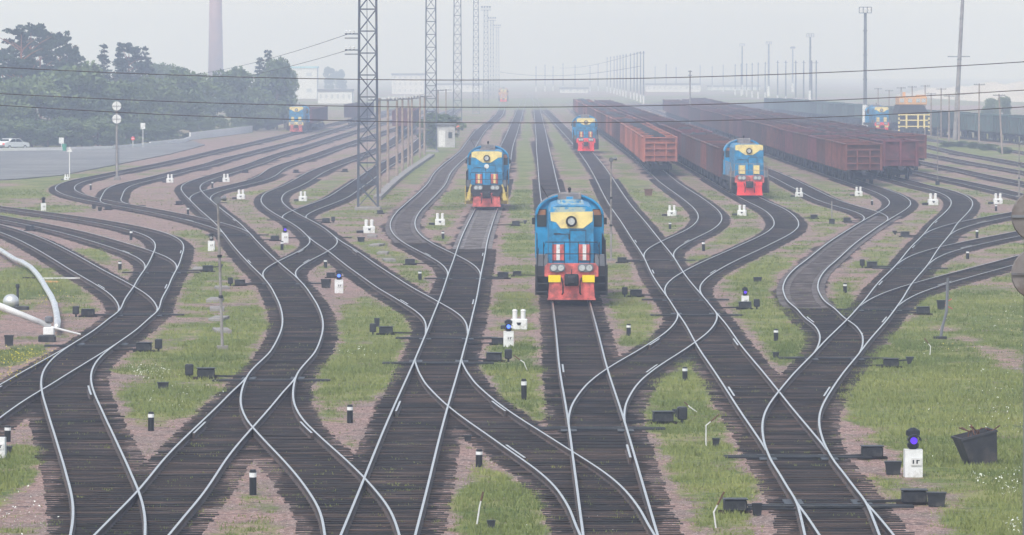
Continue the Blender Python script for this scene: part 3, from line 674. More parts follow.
    for s in (-1, 1):
        p = MB().box(s*.56-.25, s*.56+.25, y0-.05, y0-.018, 1.76, 2.44).build('striped_panel', M[S['panel'][0]], o)
        MB().box(s*.56-.075, s*.56+.075, y0-.062, y0-.052, 1.765, 2.435).build('stripe', M[S['panel'][1]], p)
    # handrails along the platform
    hr = MB()
    for z in (2.06, 2.56): hr.tube([(-1.18,.62,z-.25),(-1.10,.56,z),(1.10,.56,z),(1.18,.62,z-.25)], .02, 5)
    for xx in (-1.18,-.78,-.3,.3,.78,1.18): hr.cyl((xx,.58,1.5),(xx,.58,2.56),.018,n=5)
    for s in (-1, 1):
        hr.tube([(s*1.45,.9,2.2),(s*1.45,.9,2.62),(s*1.45,10.4,2.62)], .02, 5)
        for k in range(7): hr.cyl((s*1.45,.95+k*1.55,1.5),(s*1.45,.95+k*1.55,2.62),.018,n=5)
        hr.tube([(s*1.44,.55,.6),(s*1.46,.52,1.2),(s*1.40,.52,2.3)], .022, 5)
    hr.build('handrail', M[S['rail']], o)
    # cab with arched roof
    arch = [(-1.52,1.5),(1.52,1.5),(1.52,3.36)] + [(1.52*math.cos(a), 3.36+.98*math.sin(a)) for a in [R(12+13*k) for k in range(13)]] + [(-1.52,3.36)]
    cab = MB().prism(arch, 10.6, 13.4).build('cab', M[S['cab']], o)
    rim = [(1.54*math.cos(a), 3.37+1.01*math.sin(a)) for a in [R(4+14.33*k) for k in range(13)]]
    MB().prism(rim + [(p*.93, 3.37+(q-3.37)*.93) for p, q in rim[::-1]], 10.46, 10.598).build('roof_edge', M[S['cab']], cab)
    MB().prism([(p, q) for p, q in rim[2:-2]] + [(p*.98, 3.34+(q-3.34)*.96) for p, q in rim[2:-2][::-1]], 10.7, 13.45).build('roof_sheet', M['grey_steel'], cab)
    for s in (-1, 1):
        w = MB().box(min(s*1.02,s*1.44), max(s*1.02,s*1.44), 10.57, 10.597, 2.90, 3.68).build('cab_window', M['glass'], cab)
        MB().box(min(s*1.06,s*1.40), max(s*1.06,s*1.40), 10.555, 10.568, 3.42, 3.65).build('curtain', M['curtain'], w)
        MB().box(min(s*1.515,s*1.54), max(s*1.515,s*1.54), 11.0, 12.9, 2.7, 3.4).build('cab_window', M['glass'], cab)
        MB().box(min(s*1.54,s*1.66), max(s*1.54,s*1.66), 10.55, 10.65, 3.0, 3.3).build('mirror', M['black'], cab)
    MB().bbox(-.52,.52,10.2,10.58,4.10,4.42,.04).build('roof_hatch', M['roof_dirt'], cab)
    MB().cyl((0,10.4,4.4),(0,10.4,4.55),.05,n=8).sphere((0,10.4,4.58),.08).cyl((-.9,10.9,4.1),(-1.25,10.9,4.7),.015,n=5).build('horn', M['black'], cab)
    MB().prism([(-.95,1.5),(.95,1.5),(.95,3.3),(.6,3.6),(-.6,3.6),(-.95,3.3)], 13.4, 15.9).build('rear_hood', M[S['hood']], o)
    MB().bbox(-.30,.30,16.6,17.3,.76,1.22,.05).build('coupler', M['iron'], o)
    MB().box(-1.2,1.2,7.0,10.2,.42,1.12).build('fuel_tank', M['under'], o)
    for yb in (3.6, 13.3):
        bg_ = MB()
        for s in (-1, 1): bg_.box(min(s*1.0,s*1.2), max(s*1.0,s*1.2), yb-2.4, yb+2.4, .45, .85)
        for k in (-1, 0, 1): bg_.box(-1.3,1.3,yb+k*1.8-.2,yb+k*1.8+.2,.35,.75)
        bo = bg_.build('bogie', M['under'], o)
        for k in (-1, 0, 1):
            wh = MB()
            for s in (-1, 1): wh.cyl((s*.72,yb+k*1.8,.52),(s*.86,yb+k*1.8,.52),.52,n=18)
            wh.cyl((-.7,yb+k*1.8,.52),(.7,yb+k*1.8,.52),.09,n=8).build('wheelset', M['iron'], bo)
    return o
locomotive('nearest blue locomotive with red nose and yellow front band, standing mid-picture', 'T9', at(0,303)[1], dict())
locomotive('blue locomotive with dark buffer beam and yellow side steps, left of centre', 'T7', at(0,208.5)[1], dict(platform='under', plow='red', panel=('red','cream'), step='yellow', visor='top', emblem=True, plates='under', hw=1.12, housing='grey_steel'))
locomotive('small hazy blue locomotive beside the coal-laden orange wagons', 'T11', at(0,152)[1], dict(visor='top', panel=('red','cream'), plow='bright_red', platform='bright_red', plates='bright_red', hw=1.12))
locomotive('blue locomotive with bright red plough and tan handrails, heading the brown wagons', 'T12', at(0,197)[1], dict(visor='top', panel=('cream','cream'), plow='bright_red', platform='red', plates='bright_red', rail='wood_pole', hw=1.12))
locomotive('pale far locomotive with yellow nose on the left beside the trees', 'T30', at(0,132.5)[1], dict(visor='top', panel=('cream','cream'), platform='cream', plow='red', plates='red', hw=1.12))
locomotive('far locomotive with red lower face next to the orange rail crane', 'E0', at(0,133)[1], dict(visor='top', panel=('cream','cream'), platform='bright_red', plow='bright_red', plates='cream', hw=1.12))
locomotive('faint orange locomotive in the far haze near the vanishing point', 'T33', at(0,102)[1], dict(hood='orange', cab='orange', platform='orange', plow='bright_red'))
# ------------------------------------------------------------------ open wagons
def wagon_parts(o, paint, doors=False, split=False):
    L, W, z0, z1 = 12.9, 1.54, 1.22, 3.50
    y0 = .55; y1 = y0 + L
    MB().box(-W+.06,W-.06,y0+.05,y1-.05,z0,z0+.08).box(-.25,.25,y0,y1,.95,z0).box(-1.42,-1.2,y0,y1,1.02,z0).box(1.2,1.42,y0,y1,1.02,z0).build('floor_frame', M['under'], o)
    for s in (-1, 1):
        w = MB().box(min(s*(W-.05),s*W), max(s*(W-.05),s*W), y0, y1, z0+.02, z1-.08)
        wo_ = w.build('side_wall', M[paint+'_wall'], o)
        rb = MB()
        for k in range(9):
            rb.box(min(s*W,s*(W+.09)), max(s*W,s*(W+.09)), y0+.02+k*(L-.2)/8, y0+.18+k*(L-.2)/8, z0-.05, z1-.08)
            if split: rb.build('rib', M[paint], wo_); rb = MB()
        if not split: tag(rb.build('ribs', M[paint], wo_), kind='stuff')
        MB().box(min(s*(W-.09),s*(W+.10)), max(s*(W-.09),s*(W+.10)), y0-.02, y1+.02, z1-.08, z1+.02).build('top_rim', M[paint], wo_)
    for e, ye in ((-1, y0), (1, y1)):
        ea, eb = (ye, ye+.06) if e < 0 else (ye-.06, ye)
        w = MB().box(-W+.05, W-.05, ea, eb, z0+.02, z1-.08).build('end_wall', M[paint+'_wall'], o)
        rb = MB(); f0, f1 = (ye-.17, ye-.002) if e < 0 else (ye+.002, ye+.17)
        if doors:
            bars = [(xx-.09, xx+.09, f0, f1, z0, z1-.08) for xx in (-W+.1, 0, W-.1)] + [(-W+.2,-.1,f0+.05,f1,1.75,1.85),(.1,W-.2,f0+.05,f1,1.75,1.85)]
        else:
            bars = [(-W+.12, W-.12, f0, f1, zz, zz+.09) for zz in (1.75, 2.36, 2.92)] + [(xx-.06, xx+.06, f0+.03, f1, z0, (z1-.08 if abs(xx) > 1 else 2.9)) for xx in (-W+.06, -.55, .55, W-.06)]
        for q in bars:
            rb.box(*q)
            if split: rb.build('rib', M[paint], w); rb = MB()
        if not split: tag(rb.build('ribs', M[paint], w), kind='stuff')
        MB().box(-W+.09, W-.09, min(ea, f0), max(eb, f1), z1-.08, z1+.02).build('top_rim', M[paint], w)
        c0, c1 = (ye-.55, ye+.2) if e < 0 else (ye-.2, ye+.55)
        MB().bbox(-.2,.2,c0,c1,.82,1.18,.05).build('coupler', M['iron'], o)
    for yb in (y0+2.1, y1-2.1):
        bo = MB().prism([(yb-1.3,.42),(yb+1.3,.42),(yb+1.2,.62),(yb+.5,.95),(yb-.5,.95),(yb-1.2,.62)], -1.12, -.94, axis='x').prism([(yb-1.3,.42),(yb+1.3,.42),(yb+1.2,.62),(yb+.5,.95),(yb-.5,.95),(yb-1.2,.62)], .94, 1.12, axis='x').box(-1.1,1.1,yb-.25,yb+.25,.6,.98).build('bogie', M['under'], o)
        for k in (-.925, .925):
            wh = MB()
            for s in (-1, 1): wh.cyl((s*.72,yb+k,.475),(s*.86,yb+k,.475),.475,n=14)
            wh.cyl((-.7,yb+k,.475),(.7,yb+k,.475),.08,n=6).build('wheelset', M['iron'], bo)
def far_wagon_mesh(paint):
    L, W, z0, z1, y0 = 12.9, 1.56, 1.22, 3.5, .55; y1 = y0+L; b = MB()
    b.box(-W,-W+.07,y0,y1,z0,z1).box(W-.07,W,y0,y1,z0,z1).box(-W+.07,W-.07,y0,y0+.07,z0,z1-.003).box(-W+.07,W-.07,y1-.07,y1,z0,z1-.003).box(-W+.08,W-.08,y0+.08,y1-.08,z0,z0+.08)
    for k in range(8):
        for s in (-1, 1): b.box(min(s*W,s*(W+.07)), max(s*W,s*(W+.07)), y0+.1+k*1.8, y0+.24+k*1.8, z0, z1-.06)
    b.box(-.2,.2,0,14.0,.85,1.18,1)
    for yb in (y0+2.1, y1-2.1):
        for s in (-1, 1):
            b.box(min(s*.95,s*1.1), max(s*.95,s*1.1), yb-1.3, yb+1.3, .42, .8, 1)
            for k in (-.92, .92): b.cyl((s*.72,yb+k,.475),(s*.86,yb+k,.475),.475,n=10,m=1)
    for s in (-1, 1): b.box(min(s*(W-.1),s*(W+.1)), max(s*(W-.1),s*(W+.1)), y0-.02, y1+.02, z1, z1+.09, 2)
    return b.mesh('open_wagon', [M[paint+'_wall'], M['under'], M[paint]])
def coal_mesh(seed):
    r = random.Random(seed); nx, ny = 7, 18; v = []; f = []
    for j in range(ny):
        for i in range(nx):
            x = -1.46+2.92*i/(nx-1); y = .68+12.64*j/(ny-1)
            e = min(1, min(i, nx-1-i)/2.0)*min(1, min(j, ny-1-j)/2.0)
            v.append((x, y, 2.98 + .62*e*(.7+.3*math.sin(j*.9+seed)) + (r.uniform(-.09,.09) if e > 0 else 0)))
    for j in range(ny-1):
        for i in range(nx-1): f.append((j*nx+i, j*nx+i+1, (j+1)*nx+i+1, (j+1)*nx+i))
    b = MB(); b.add(v, f); n0 = len(v)
    b.box(-1.46,1.46,.68,13.32,1.35,2.97)
    return b.mesh('coal_load', M['coal'])
COAL = [coal_mesh(k) for k in range(4)]
FARW = {k: far_wagon_mesh(k) for k in ('wagon_bright','wagon_orange','wagon_red','wagon_brown','wagon_dark','wagon_maroon','wagon_green')}
ORD = ['first','second','third','fourth','fifth','sixth','seventh','eighth','ninth','tenth','eleventh','twelfth','thirteenth','fourteenth','fifteenth','sixteenth','seventeenth','eighteenth','nineteenth']
def ordinal(i):
    if i < 19: return ORD[i]
    t, u = divmod(i+1, 10); T10 = ['','','twenty','thirty','forty','fifty','sixty'][t]
    return (T10[:-1]+'ieth') if u == 0 else T10 + '-' + ORD[u-1]
CW = {'wagon_bright':'orange-red','wagon_orange':'dull orange','wagon_red':'rust-red','wagon_brown':'brown','wagon_dark':'dark grey','wagon_maroon':'maroon','wagon_green':'grey-green'}
def train(track, Yf, count, paints, place, group, coal=0.0, near=4, doors_first=False, gap=14.0, first=0):
    protos = {}
    y = Yf
    for i in range(count):
        if y + 14 > TR[track]['hi']: break
        x, _ = pose(track, y); x2, _ = pose(track, y+14)
        p = paints(i); c = random.random() < coal if isinstance(coal, float) else coal(i)
        lab = f"{CW[p]} open wagon{' heaped with coal' if c else ''}, {ordinal(first+i)} from {place}"
        o = thing('open_wagon', lab, 'freight wagon', (x, y, 0), -math.atan2(x2-x, 14.0), group)
        if i < near: wagon_parts(o, p, doors_first and i == 0, i < 2)
        else:
            b = bpy.data.objects.new('wagon_body', FARW[p]); COL.objects.link(b); b.parent = o
        if i >= near: o.scale = (1, 1, random.choice((1, 1, .985, 1.015)))
        if c:
            k = bpy.data.objects.new('coal_load', COAL[i % 4]); COL.objects.link(k); k.parent = o
        y += gap
pk = lambda seq: (lambda i: seq[(i*7 + i//3 + i//5) % len(seq)])
train('T14', at(0,174.5)[1], 44, lambda i: ('wagon_bright','wagon_orange')[i % 2] if i < 9 else pk(['wagon_red','wagon_bright','wagon_red','wagon_brown'])(i), "the coal train's near end", 'coal train left of the yard wagons', coal=lambda i: i < 9 or i % 4 != 1, near=7)
train('T12', at(0,197)[1]+18.2, 46, lambda i: (['wagon_brown','wagon_dark','wagon_red','wagon_dark','wagon_brown'] + [pk(['wagon_brown','wagon_red','wagon_maroon','wagon_dark'])(k) for k in range(60)])[i], "the red-nosed locomotive", 'wagons behind the red-nosed locomotive', coal=.15, near=7)
train('T17', at(0,184.5)[1], 46, lambda i: (['wagon_red','wagon_red','wagon_brown','wagon_maroon'] + [pk(['wagon_brown','wagon_red','wagon_maroon','wagon_brown'])(k) for k in range(60)])[i], "the near end of the left right-hand row", 'left one of the three right-hand wagon rows', coal=.1, near=7)
train('T18', at(0,179.8)[1], 46, lambda i: 'wagon_maroon' if i == 0 else pk(['wagon_brown','wagon_red','wagon_dark','wagon_brown','wagon_maroon'])(i), "the near end of the middle right-hand row", 'middle one of the three right-hand wagon rows', coal=.1, near=4, doors_first=True)
train('E4', at(0,171)[1], 46, lambda i: 'wagon_red' if i == 0 else pk(['wagon_red','wagon_brown','wagon_brown','wagon_dark'])(i), "the near end of the outer right-hand row", 'right one of the three right-hand wagon rows', coal=.1, near=4)
train('E00', 655, 34, lambda i: 'wagon_green', "the right edge, grey-green train", 'long grey-green train in the right background', near=0)
train('T31', 905, 5, lambda i: 'wagon_dark', "the near end, hazy train right of nearest mast", 'hazy wagons on the far left tracks', near=0)
train('T5', 770, 5, lambda i: 'wagon_maroon', "the near end, behind the telegraph poles", 'hazy maroon wagons behind the telegraph poles', near=0)
train('T30', at(0,132.5)[1]+18.5, 4, lambda i: 'wagon_maroon', "the far yellow-nosed locomotive", 'wagons behind the yellow-nosed locomotive', near=0)
# orange rail crane in the right background
x, th = pose('E0', 735); o = thing('rail_crane', 'orange rail crane with striped posts and dark hood on the far right track', 'rail crane', (x, 735, 0), -th)
MB().box(-1.5,1.5,-1,12,.9,1.3).build('underframe', M['under'], o)
for yb in (1.2, 9.8):
    w = MB()
    for s in (-1, 1):
        for k in (-.9, .9): w.cyl((s*.72,yb+k,.475),(s*.86,yb+k,.475),.475,n=12)
    w.build('wheelset', M['iron'], o)
MB().prism([(-2.3,3.4),(2.3,3.4),(1.5,4.7),(-2.0,4.7)], 0, 8).build('dark_hood', M['under'], o)
cb = MB().bbox(-2.1,2.0,.3,6,4.72,5.95,.08).box(-1.5,-1.1,1,1.6,5.95,6.6).box(.6,1.9,1,3,5.95,6.2).build('upper_cabin', M['orange'], o)
for xx in (-1.7,-.5,.7,1.5): MB().box(xx-.3,xx+.3,.26,.299,5.1,5.65).build('window', M['lamp_glass'], cb)
for xx in (-2.2,-1.1,.6,1.5,2.2):
    pst = MB().box(xx-.12,xx+.12,-.6,-.36,.9,3.4).build('post', M['cream'], o)
    if abs(xx) > 2: 
        for k in range(4): MB().box(xx-.125,xx+.125,-.605,-.355,1.1+k*.6,1.35+k*.6).build('stripe', M['black'], pst)
for zz in (1.5, 2.4, 3.2): MB().box(-2.2,2.2,-.56,-.40,zz,zz+.16).build('cross_rail', M['cream'], o)
MB().box(-1.5,1.5,.2,6,1.3,3.4).build('engine_house', M['under'], o)
# ------------------------------------------------------------------ masts, poles, wires
def lattice_panels(o, h0, h1, n, w0, w1, arms=None):
    wd = lambda z: w0 + (w1-w0)*(z-h0)/(h1-h0)
    for sx in (-1, 1):
        for sy in (-1, 1): MB().beam((sx*w0/2, sy*w0/2, h0), (sx*w1/2, sy*w1/2, h1), .13, .13).build('leg', M['mast'], o)
    for k in range(n):
        a, b = h0+(h1-h0)*k/n, h0+(h1-h0)*(k+1)/n; p, q = wd(a)/2, wd(b)/2; m = MB()
        for c in range(4):
            r4 = Matrix.Rotation(c*math.pi/2, 4, 'Z'); f = lambda x, y, z: r4 @ Vector((x, y, z))
            m.beam(f(-q,-q,b), f(q,-q,b), .085); m.beam(f(-p,-p,a), f(q,-q,b), .055); m.beam(f(p,-p,a), f(-q,-q,b), .055)
        m.build('lattice_panel', M['mast'], o)
def mast_arms(o, zs, w, side=-1):
    for z in zs:
        m = MB().beam((side*w/2,0,z),(side*(w/2+1.0),0,z),.08).beam((side*w/2,-.3,z-.3),(side*(w/2+1.0),-.3,z-.3),.07)
        a = m.build('cross_arm', M['mast'], o)
        for k in (.35, .62, .9): MB().lathe([(.03,0),(.07,.05),(.05,.12),(.07,.17),(.03,.22)], (side*(w/2+k),0,z+.04), 8).build('insulator', M['white'], a)
def mast(label, x, y, Yd=None, lean=0.0):
    p = ground(x, y) if Yd is None else Vector((side_px(x, Yd), Yd, GZ))
    o = thing('lattice_mast', label, 'floodlight mast', p, 0.0, 'lattice floodlight masts')
    MB().bbox(-.95,.95,-.95,.95,-.3,.25,.06).build('footing', M['concrete'], o)
    lattice_panels(o, .25, 27.0, 17, 1.42, 1.05)
    pf = MB().box(-1.5,1.5,-1.0,1.0,27.0,27.12)
    for z in (27.6, 28.1): pf.beam((-1.5,-1,z),(1.5,-1,z),.05).beam((-1.5,1,z),(1.5,1,z),.05).beam((-1.5,-1,z),(-1.5,1,z),.05).beam((1.5,-1,z),(1.5,1,z),.05)
    pf.build('platform', M['mast'], o)
    for k in (-1.1,-.4,.4,1.1): MB().bbox(k-.22,k+.22,-1.35,-1.05,27.7,28.15,.04).build('floodlight', M['grey_steel'], o)
    return o
m1 = mast('nearest tall lattice mast, dark grey, with small insulator arms', 368, 210)
mast_arms(m1, [up_px(34, m1.location.y)-GZ, up_px(50, m1.location.y)-GZ], 1.3)
for k in range(4):
    sg_ = MB().beam((-.05,-.2,3+k*5.5),(-.05,-.2,8.5+k*5.5),.04); sg_.build('ladder', M['mast'], m1)
mast('second lattice mast, beside the white hut', 431, 152)
mast('third lattice mast from the left, behind the white hut', 457.5, 0, 835)
mast('fourth lattice mast, pale in the haze', 476, 0, 1145)
mast('fifth lattice mast, its top platform in view', 486, 0, 1420)
mast('sixth lattice mast, lower and fainter than its neighbours', 492, 0, 1715)
mast('faintest lattice mast at the end of the left row', 497.5, 0, 2000)
def tube_mast(label, x, yb, ytop, Yd=None, w=.28, platform=True):
    p = ground(x, yb) if Yd is None else Vector((side_px(x, Yd), Yd, GZ)); h = up_px(ytop, p.y) - GZ
    o = thing('floodlight_mast', label, 'floodlight mast', p, 0, 'tubular floodlight masts')
    MB().cyl((0,0,-.3),(0,0,4),w*1.5,w*1.4,12).build('footing', M['white'], o)
    q = MB().cyl((0,0,4),(0,0,h-1.1),w,w*.75,10)
    for z in (h*.4, h*.6, h*.8): q.cyl((0,0,z),(0,0,z+.15),w*1.15,n=10)
    q.build('pole', M['grey_steel'], o)
    if platform:
        pf = MB().box(-1.05,1.05,-.7,.7,h-1.1,h-1.0).box(-1.05,1.05,-.7,.7,h-.1,h)
        for xx in (-1.05,-.35,.35,1.05):
            for yy in (-.7,.7): pf.beam((xx,yy,h-1.0),(xx,yy,h-.1),.07)
        pf.build('platform', M['grey_steel'], o)
        for xx in (-.7, 0, .7): MB().bbox(xx-.22,xx+.22,-.72,-.5,h-.75,h-.3,.03).build('floodlight', M['white_steel'], o)
    else: MB().prism([(-1.0,h-1.0),(1.0,h-1.0),(1.3,h-.5),(.8,h),(-.8,h),(-1.3,h-.5)], -.6, .6).build('platform', M['grey_steel'], o)
tube_mast('tallest tubular floodlight mast with a box platform, behind the right wagon rows', 865, 128, 7, None, .33)
tube_mast('tubular floodlight mast second from the right, box platform', 810, 0, 33.5, 1480, .36)
tube_mast('faint tubular mast with a wide flat head between two box platforms', 792.5, 0, 46.5, 2300, .4, False)
tube_mast('pale tubular floodlight mast third from the right with box platform', 768.5, 0, 41.5, 1900, .4)
tube_mast('faintest and leftmost of the right-hand tubular masts', 742, 0, 43.5, 2050, .36)
# leaning tall concrete pole on the right
p = ground(955, 140); pole = thing('tall_pole', 'tall leaning concrete pole on the right, reaching out of the picture', 'pole', p)
tp_ = Vector((side_px(963.5, p.y)-p.x, 0, up_px(-30, p.y)-GZ))
MB().cyl((0,0,-.3), tp_, .37, .22, 12).build('shaft', M['concrete'], pole)
for f_ in (.30, .47, .71): c = tp_*f_; MB().cyl(c, c+Vector((0,0,.18)), .37-.1*f_, n=12).build('collar', M['grey_steel'], pole)
MB().beam(tp_*.49+Vector((-1.7,0,0)), tp_*.49+Vector((1.5,0,0)), .12).build('cross_arm', M['grey_steel'], pole)
MB().box(tp_.x-1.2,tp_.x+1.2,-.6,.6,tp_.z,tp_.z+.1).build('platform', M['grey_steel'], pole)
def tele_pole(label, x, yb, ytop, arms=1, lean=0.0, r=.12, Yd=None, group='wooden telegraph poles', aw=.9, mt='wood_pole'):
    p = ground(x, yb) if Yd is None else Vector((side_px(x, Yd), Yd, GZ)); h = up_px(ytop, p.y) - GZ
    o = thing('telegraph_pole', label, 'pole', p, 0, group)
    t = Vector((lean, 0, h))
    MB().cyl((0,0,-.3), t, r*1.15, r*.8, 8).build('shaft', M[mt], o)
    for k in range(arms):
        c = t*(1-.02-.07*k); a = MB().beam(c+Vector((-aw,-.12,0)), c+Vector((aw,-.12,0)), .1).build('cross_arm', M['grey_steel'], o)
        for q in (-.85,-.5,.5,.85): MB().lathe([(.03,0),(.06,.05),(.04,.11),(.06,.16),(.02,.2)], (c.x+q*aw, c.y-.12, c.z+.05), 6).build('insulator', M['white'], a)
    return o
for k, (x, yb, yt, ph) in enumerate([(379.5,197,98,'nearest of the row, right of the nearest mast'),(388,186,98.5,'second of the row behind the nearest mast'),(397,179,97.5,'third of the row'),(402.5,174,97.5,'fourth of the row'),(408.5,169,97,'fifth of the row'),
        (412,166,96.5,'sixth of the row'),(420,158,95.5,'seventh of the row, close to the second mast'),(424.5,155,95,'eighth of the row, touching the second mast in view'),(438,141,89.5,'ninth of the row, right of the second mast'),(446,137,89,'tenth of the row, above the white hut')]):
    tele_pole(f"wooden telegraph pole with cross arm, {ph}", x, yb, yt, 1, 0, .12, group='telegraph poles along the concrete trough')
for x, yb, yt, ln, ph in [(931,137,93,0,'left of the leaning concrete pole by the rail crane'),(949,144,95,0,'just left of the leaning concrete pole'),(959,145.5,93,0,'just right of the leaning concrete pole'),(979,146,83.5,0,'standing alone in the weeds, tallest on the right'),(1002.5,154,94,-.45,'leaning slightly at the far right'),
        (941,138,88,0,'thin and pale behind the leaning concrete pole'),(925,135,85,0,'behind the right end of the rail crane'),(912,133,86,0,'above the rail crane cabin'),(901,133,87,0,'left above the rail crane'),(878,126,88,0,'behind the far red-faced locomotive'),(889,127,90,0,'right of the far red-faced locomotive')]:
    tele_pole(f"telegraph pole, {ph}", x, yb, yt, 1, ln, .11, aw=.75)
tele_pole('single grey pole between the wagon rows right of centre', 690, 127, 70.5, 2, 0, .16, aw=.35, mt='concrete')
# far catenary columns with white feet
def column(label, x, Yd, ytop, yfoot, group):
    p = Vector((side_px(x, Yd), Yd, GZ)); h = up_px(ytop, Yd)-GZ; hf = max(up_px(yfoot, Yd)-GZ, 2.5)
    o = thing('catenary_pole', label, 'pole', p, 0, group)
    MB().cyl((0,0,-.2),(0,0,hf),.30,.26,8).build('white_foot', M['white_steel'], o); MB().cyl((0,0,hf),(0,0,h),.2,.14,8).build('shaft', M['grey_steel'], o)
    MB().beam((-.5,0,h-.6),(.5,0,h-.6),.12).build('bracket', M['grey_steel'], o)
for k, x in enumerate([777.5,785.6,795.6,803.5,811.5,816]): column(f"white-footed catenary column, {ORD[k]} from the left in the right-hand row", x, [1500,1430,1370,1320,1280,1250][k], 60.5, 100+k*.3, 'white-footed columns right')
for k, x in enumerate([735,741,746.5,752,758,765]): column(f"faint catenary column, {ORD[k]} from the left behind the brown wagon tops", x, 2000-k*60, 64-k*.4, 97, 'faint columns behind the wagons')
for k, x in enumerate([607,610.5,614,617,620,623,626,630.5,634,637,640.5,643.5]): column(f"pale catenary column, {ORD[k]} from the left in the cluster above the coal train", x, 2250-k*70, 57-k*.55, 105 if k < 7 else 101, 'cluster of columns above the coal train')
for k, (x, yt) in enumerate([(536,66),(545,64.5),(553,66),(563,63),(575,65),(590,66),(598,64),(655,66),(666,64),(676,67),(700,65),(712,66),(723,64.5)]): column(f"very faint mast on the horizon, {ORD[k]} from the left of that row", x, 2300+40*(k % 4), yt, 97, 'very faint masts on the horizon')
# small signal huts and loudspeaker poles
def horn_pole(label, x, yb, yt, lean=0.0):
    p = ground(x, yb); h = up_px(yt, p.y)-GZ; o = thing('loudspeaker_pole', label, 'pole', p, 0, 'slim loudspeaker poles')
    t = Vector((lean, 0, h)); MB().cyl((0,0,-.1), t, .055, .042, 8).box(-.2,.2,-.2,.2,-.05,.12).build('shaft', M['concrete'], o)
    for f_ in (.35,.62): c = t*f_; MB().cyl(c-Vector((0,0,.05)), c+Vector((0,0,.05)), .085, n=8).build('band', M['black'], o)
    MB().cyl(t+Vector((0,-.02,0)), t+Vector((0,-.24,-.03)), .04, .13, 12).build('horn', M['grey_steel'], o)
    MB().cyl(t+Vector((.1,.05,.0)), t+Vector((.26,.14,.03)), .04, .11, 12).build('horn', M['grey_steel'], o)
    return o
horn_pole('slim loudspeaker pole standing among grass on the left', 222.5, 349, 199, -.16)
horn_pole('slim loudspeaker pole right of the nearest locomotive', 611, 261, 159, 0)
horn_pole('short lamp pole at the right edge above the marker boxes', 1019, 197, 143, 0)
p = ground(940, 339); o = thing('bent_post', 'bent grey post in the grass by the right-hand branch tracks', 'post', p)
q = lambda x, y: Vector((side_px(x, p.y)-p.x, 0, up_px(y, p.y)-GZ))
MB().tube([(0,0,-.1), q(943,327), q(947,312), q(948.3,278)], .055, 8).build('shaft', M['grey_steel'], o); MB().box(-.25,.25,-.1,.1,-.05,.1).build('foot', M['iron'], o)
MB().beam(q(945.5,305), q(953,309), .04).beam(q(946,303)+Vector((0,.1,0)), q(952,299), .03).build('stay', M['red'], o)
for x, yb, yt, ph in [(831.8,224,201,'in the grass right of centre'),(937.5,185,126,'beside the end of the right wagon row')]:
    p = ground(x, yb); h = up_px(yt, p.y)-GZ; o = thing('thin_post', f'thin pale post {ph}', 'post', p)
    MB().cyl((0,0,-.1),(0,0,h),.035,n=8).build('shaft', M['concrete'], o); MB().bbox(-.18,.18,-.15,.15,-.05,.35,.02).build('foot', M['machine'], o)
# signals seen from behind: two round plates on a post
def disc_signal(label, x, Yd, heads, r, base=True, px=None):
    p = Vector((side_px(x, Yd), Yd, GZ)); o = thing('signal_mast', label, 'signal', p, 0, 'tall signals seen from behind'); top = up_px(heads[0], Yd)-GZ+.25
    MB().cyl((0,0,-.2),(0,0,top),.10,.08,10).bbox(-.3,.3,-.3,.3,-.2,.3,.04).build('post', M['concrete'], o)
    for y in heads:
        z = up_px(y, Yd)-GZ
        d = MB().cyl((0,-.12,z),(0,-.20,z),r,r*.97,24).build('back_plate', M['white_steel'] if base else M['plate'], o)
        MB().box(-r,r,-.235,-.2,z-.02,z+.02).box(-.02,.02,-.232,-.2,z-r*.95,z+r*.95).build('seam', M['grey_steel'], d)
        MB().cyl((0,.2,z),(0,-.12,z),.16,.2,12).build('lamp_case', M['black'], d)
    ld = MB()
    for k in range(int(top/.35)): ld.beam((-.16,.22,.4+k*.35),(.16,.22,.4+k*.35),.03)
    ld.beam((-.16,.22,.3),(-.16,.22,top),.04).beam((.16,.22,.3),(.16,.22,top),.04).build('ladder', M['grey_steel'], o)
M['plate'] = mat('weathered_signal_plate', (.17,.15,.145), .7, 0, .15, 3.0, (.10,.075,.065), .42, 2.5)
disc_signal('signal post with two round pale back plates by the asphalt yard', 117, at(0,180,GZ)[1], (106,119), .42)
disc_signal('close signal at the right edge, two brown round back plates cut by the frame', 1036.5, 83, (216,273.5), .43, False)
# overhead cables crossing the view, hung between poles outside the frame
def cable(label, pts, Yd, r=.0085):
    X = np.array([side_px(x, Yd) for x, y in pts]); Z = np.array([up_px(y, Yd) for x, y in pts]); c = np.polyfit(X, Z, 2)
    xs = np.linspace(-16, 16, 60); o = MB().tube([(a, Yd+.02*a, float(np.polyval(c, a))) for a in xs], r, 6).build('overhead_cable', M['cable']); tag(o, label, 'cable', 'cables across the foreground'); return [float(np.polyval(c, a)) for a in (-16, 16)]
ends = [cable(l, p, 88) for l, p in (('uppermost of three dark cables crossing the whole view', [(0,67),(250,77.5),(512,80),(764,74.5),(1024,62)]),
        ('middle one of three dark cables crossing the whole view', [(0,93.5),(256,104),(512,107),(764,103),(1024,90)]), ('lowest of three dark cables crossing the whole view', [(0,105),(256,118),(512,123),(764,119),(1024,107)]))]
for i, sx in ((0,-16),(1,16)):
    o = thing('cable_pole', f"wooden pole carrying the foreground cables, outside the {'left' if i == 0 else 'right'} edge", 'pole', (sx, 88+.02*sx, GZ)); MB().cyl((0,.2,-.3),(0,.2,12),.16,.11,10).build('shaft', M['wood_pole'], o)
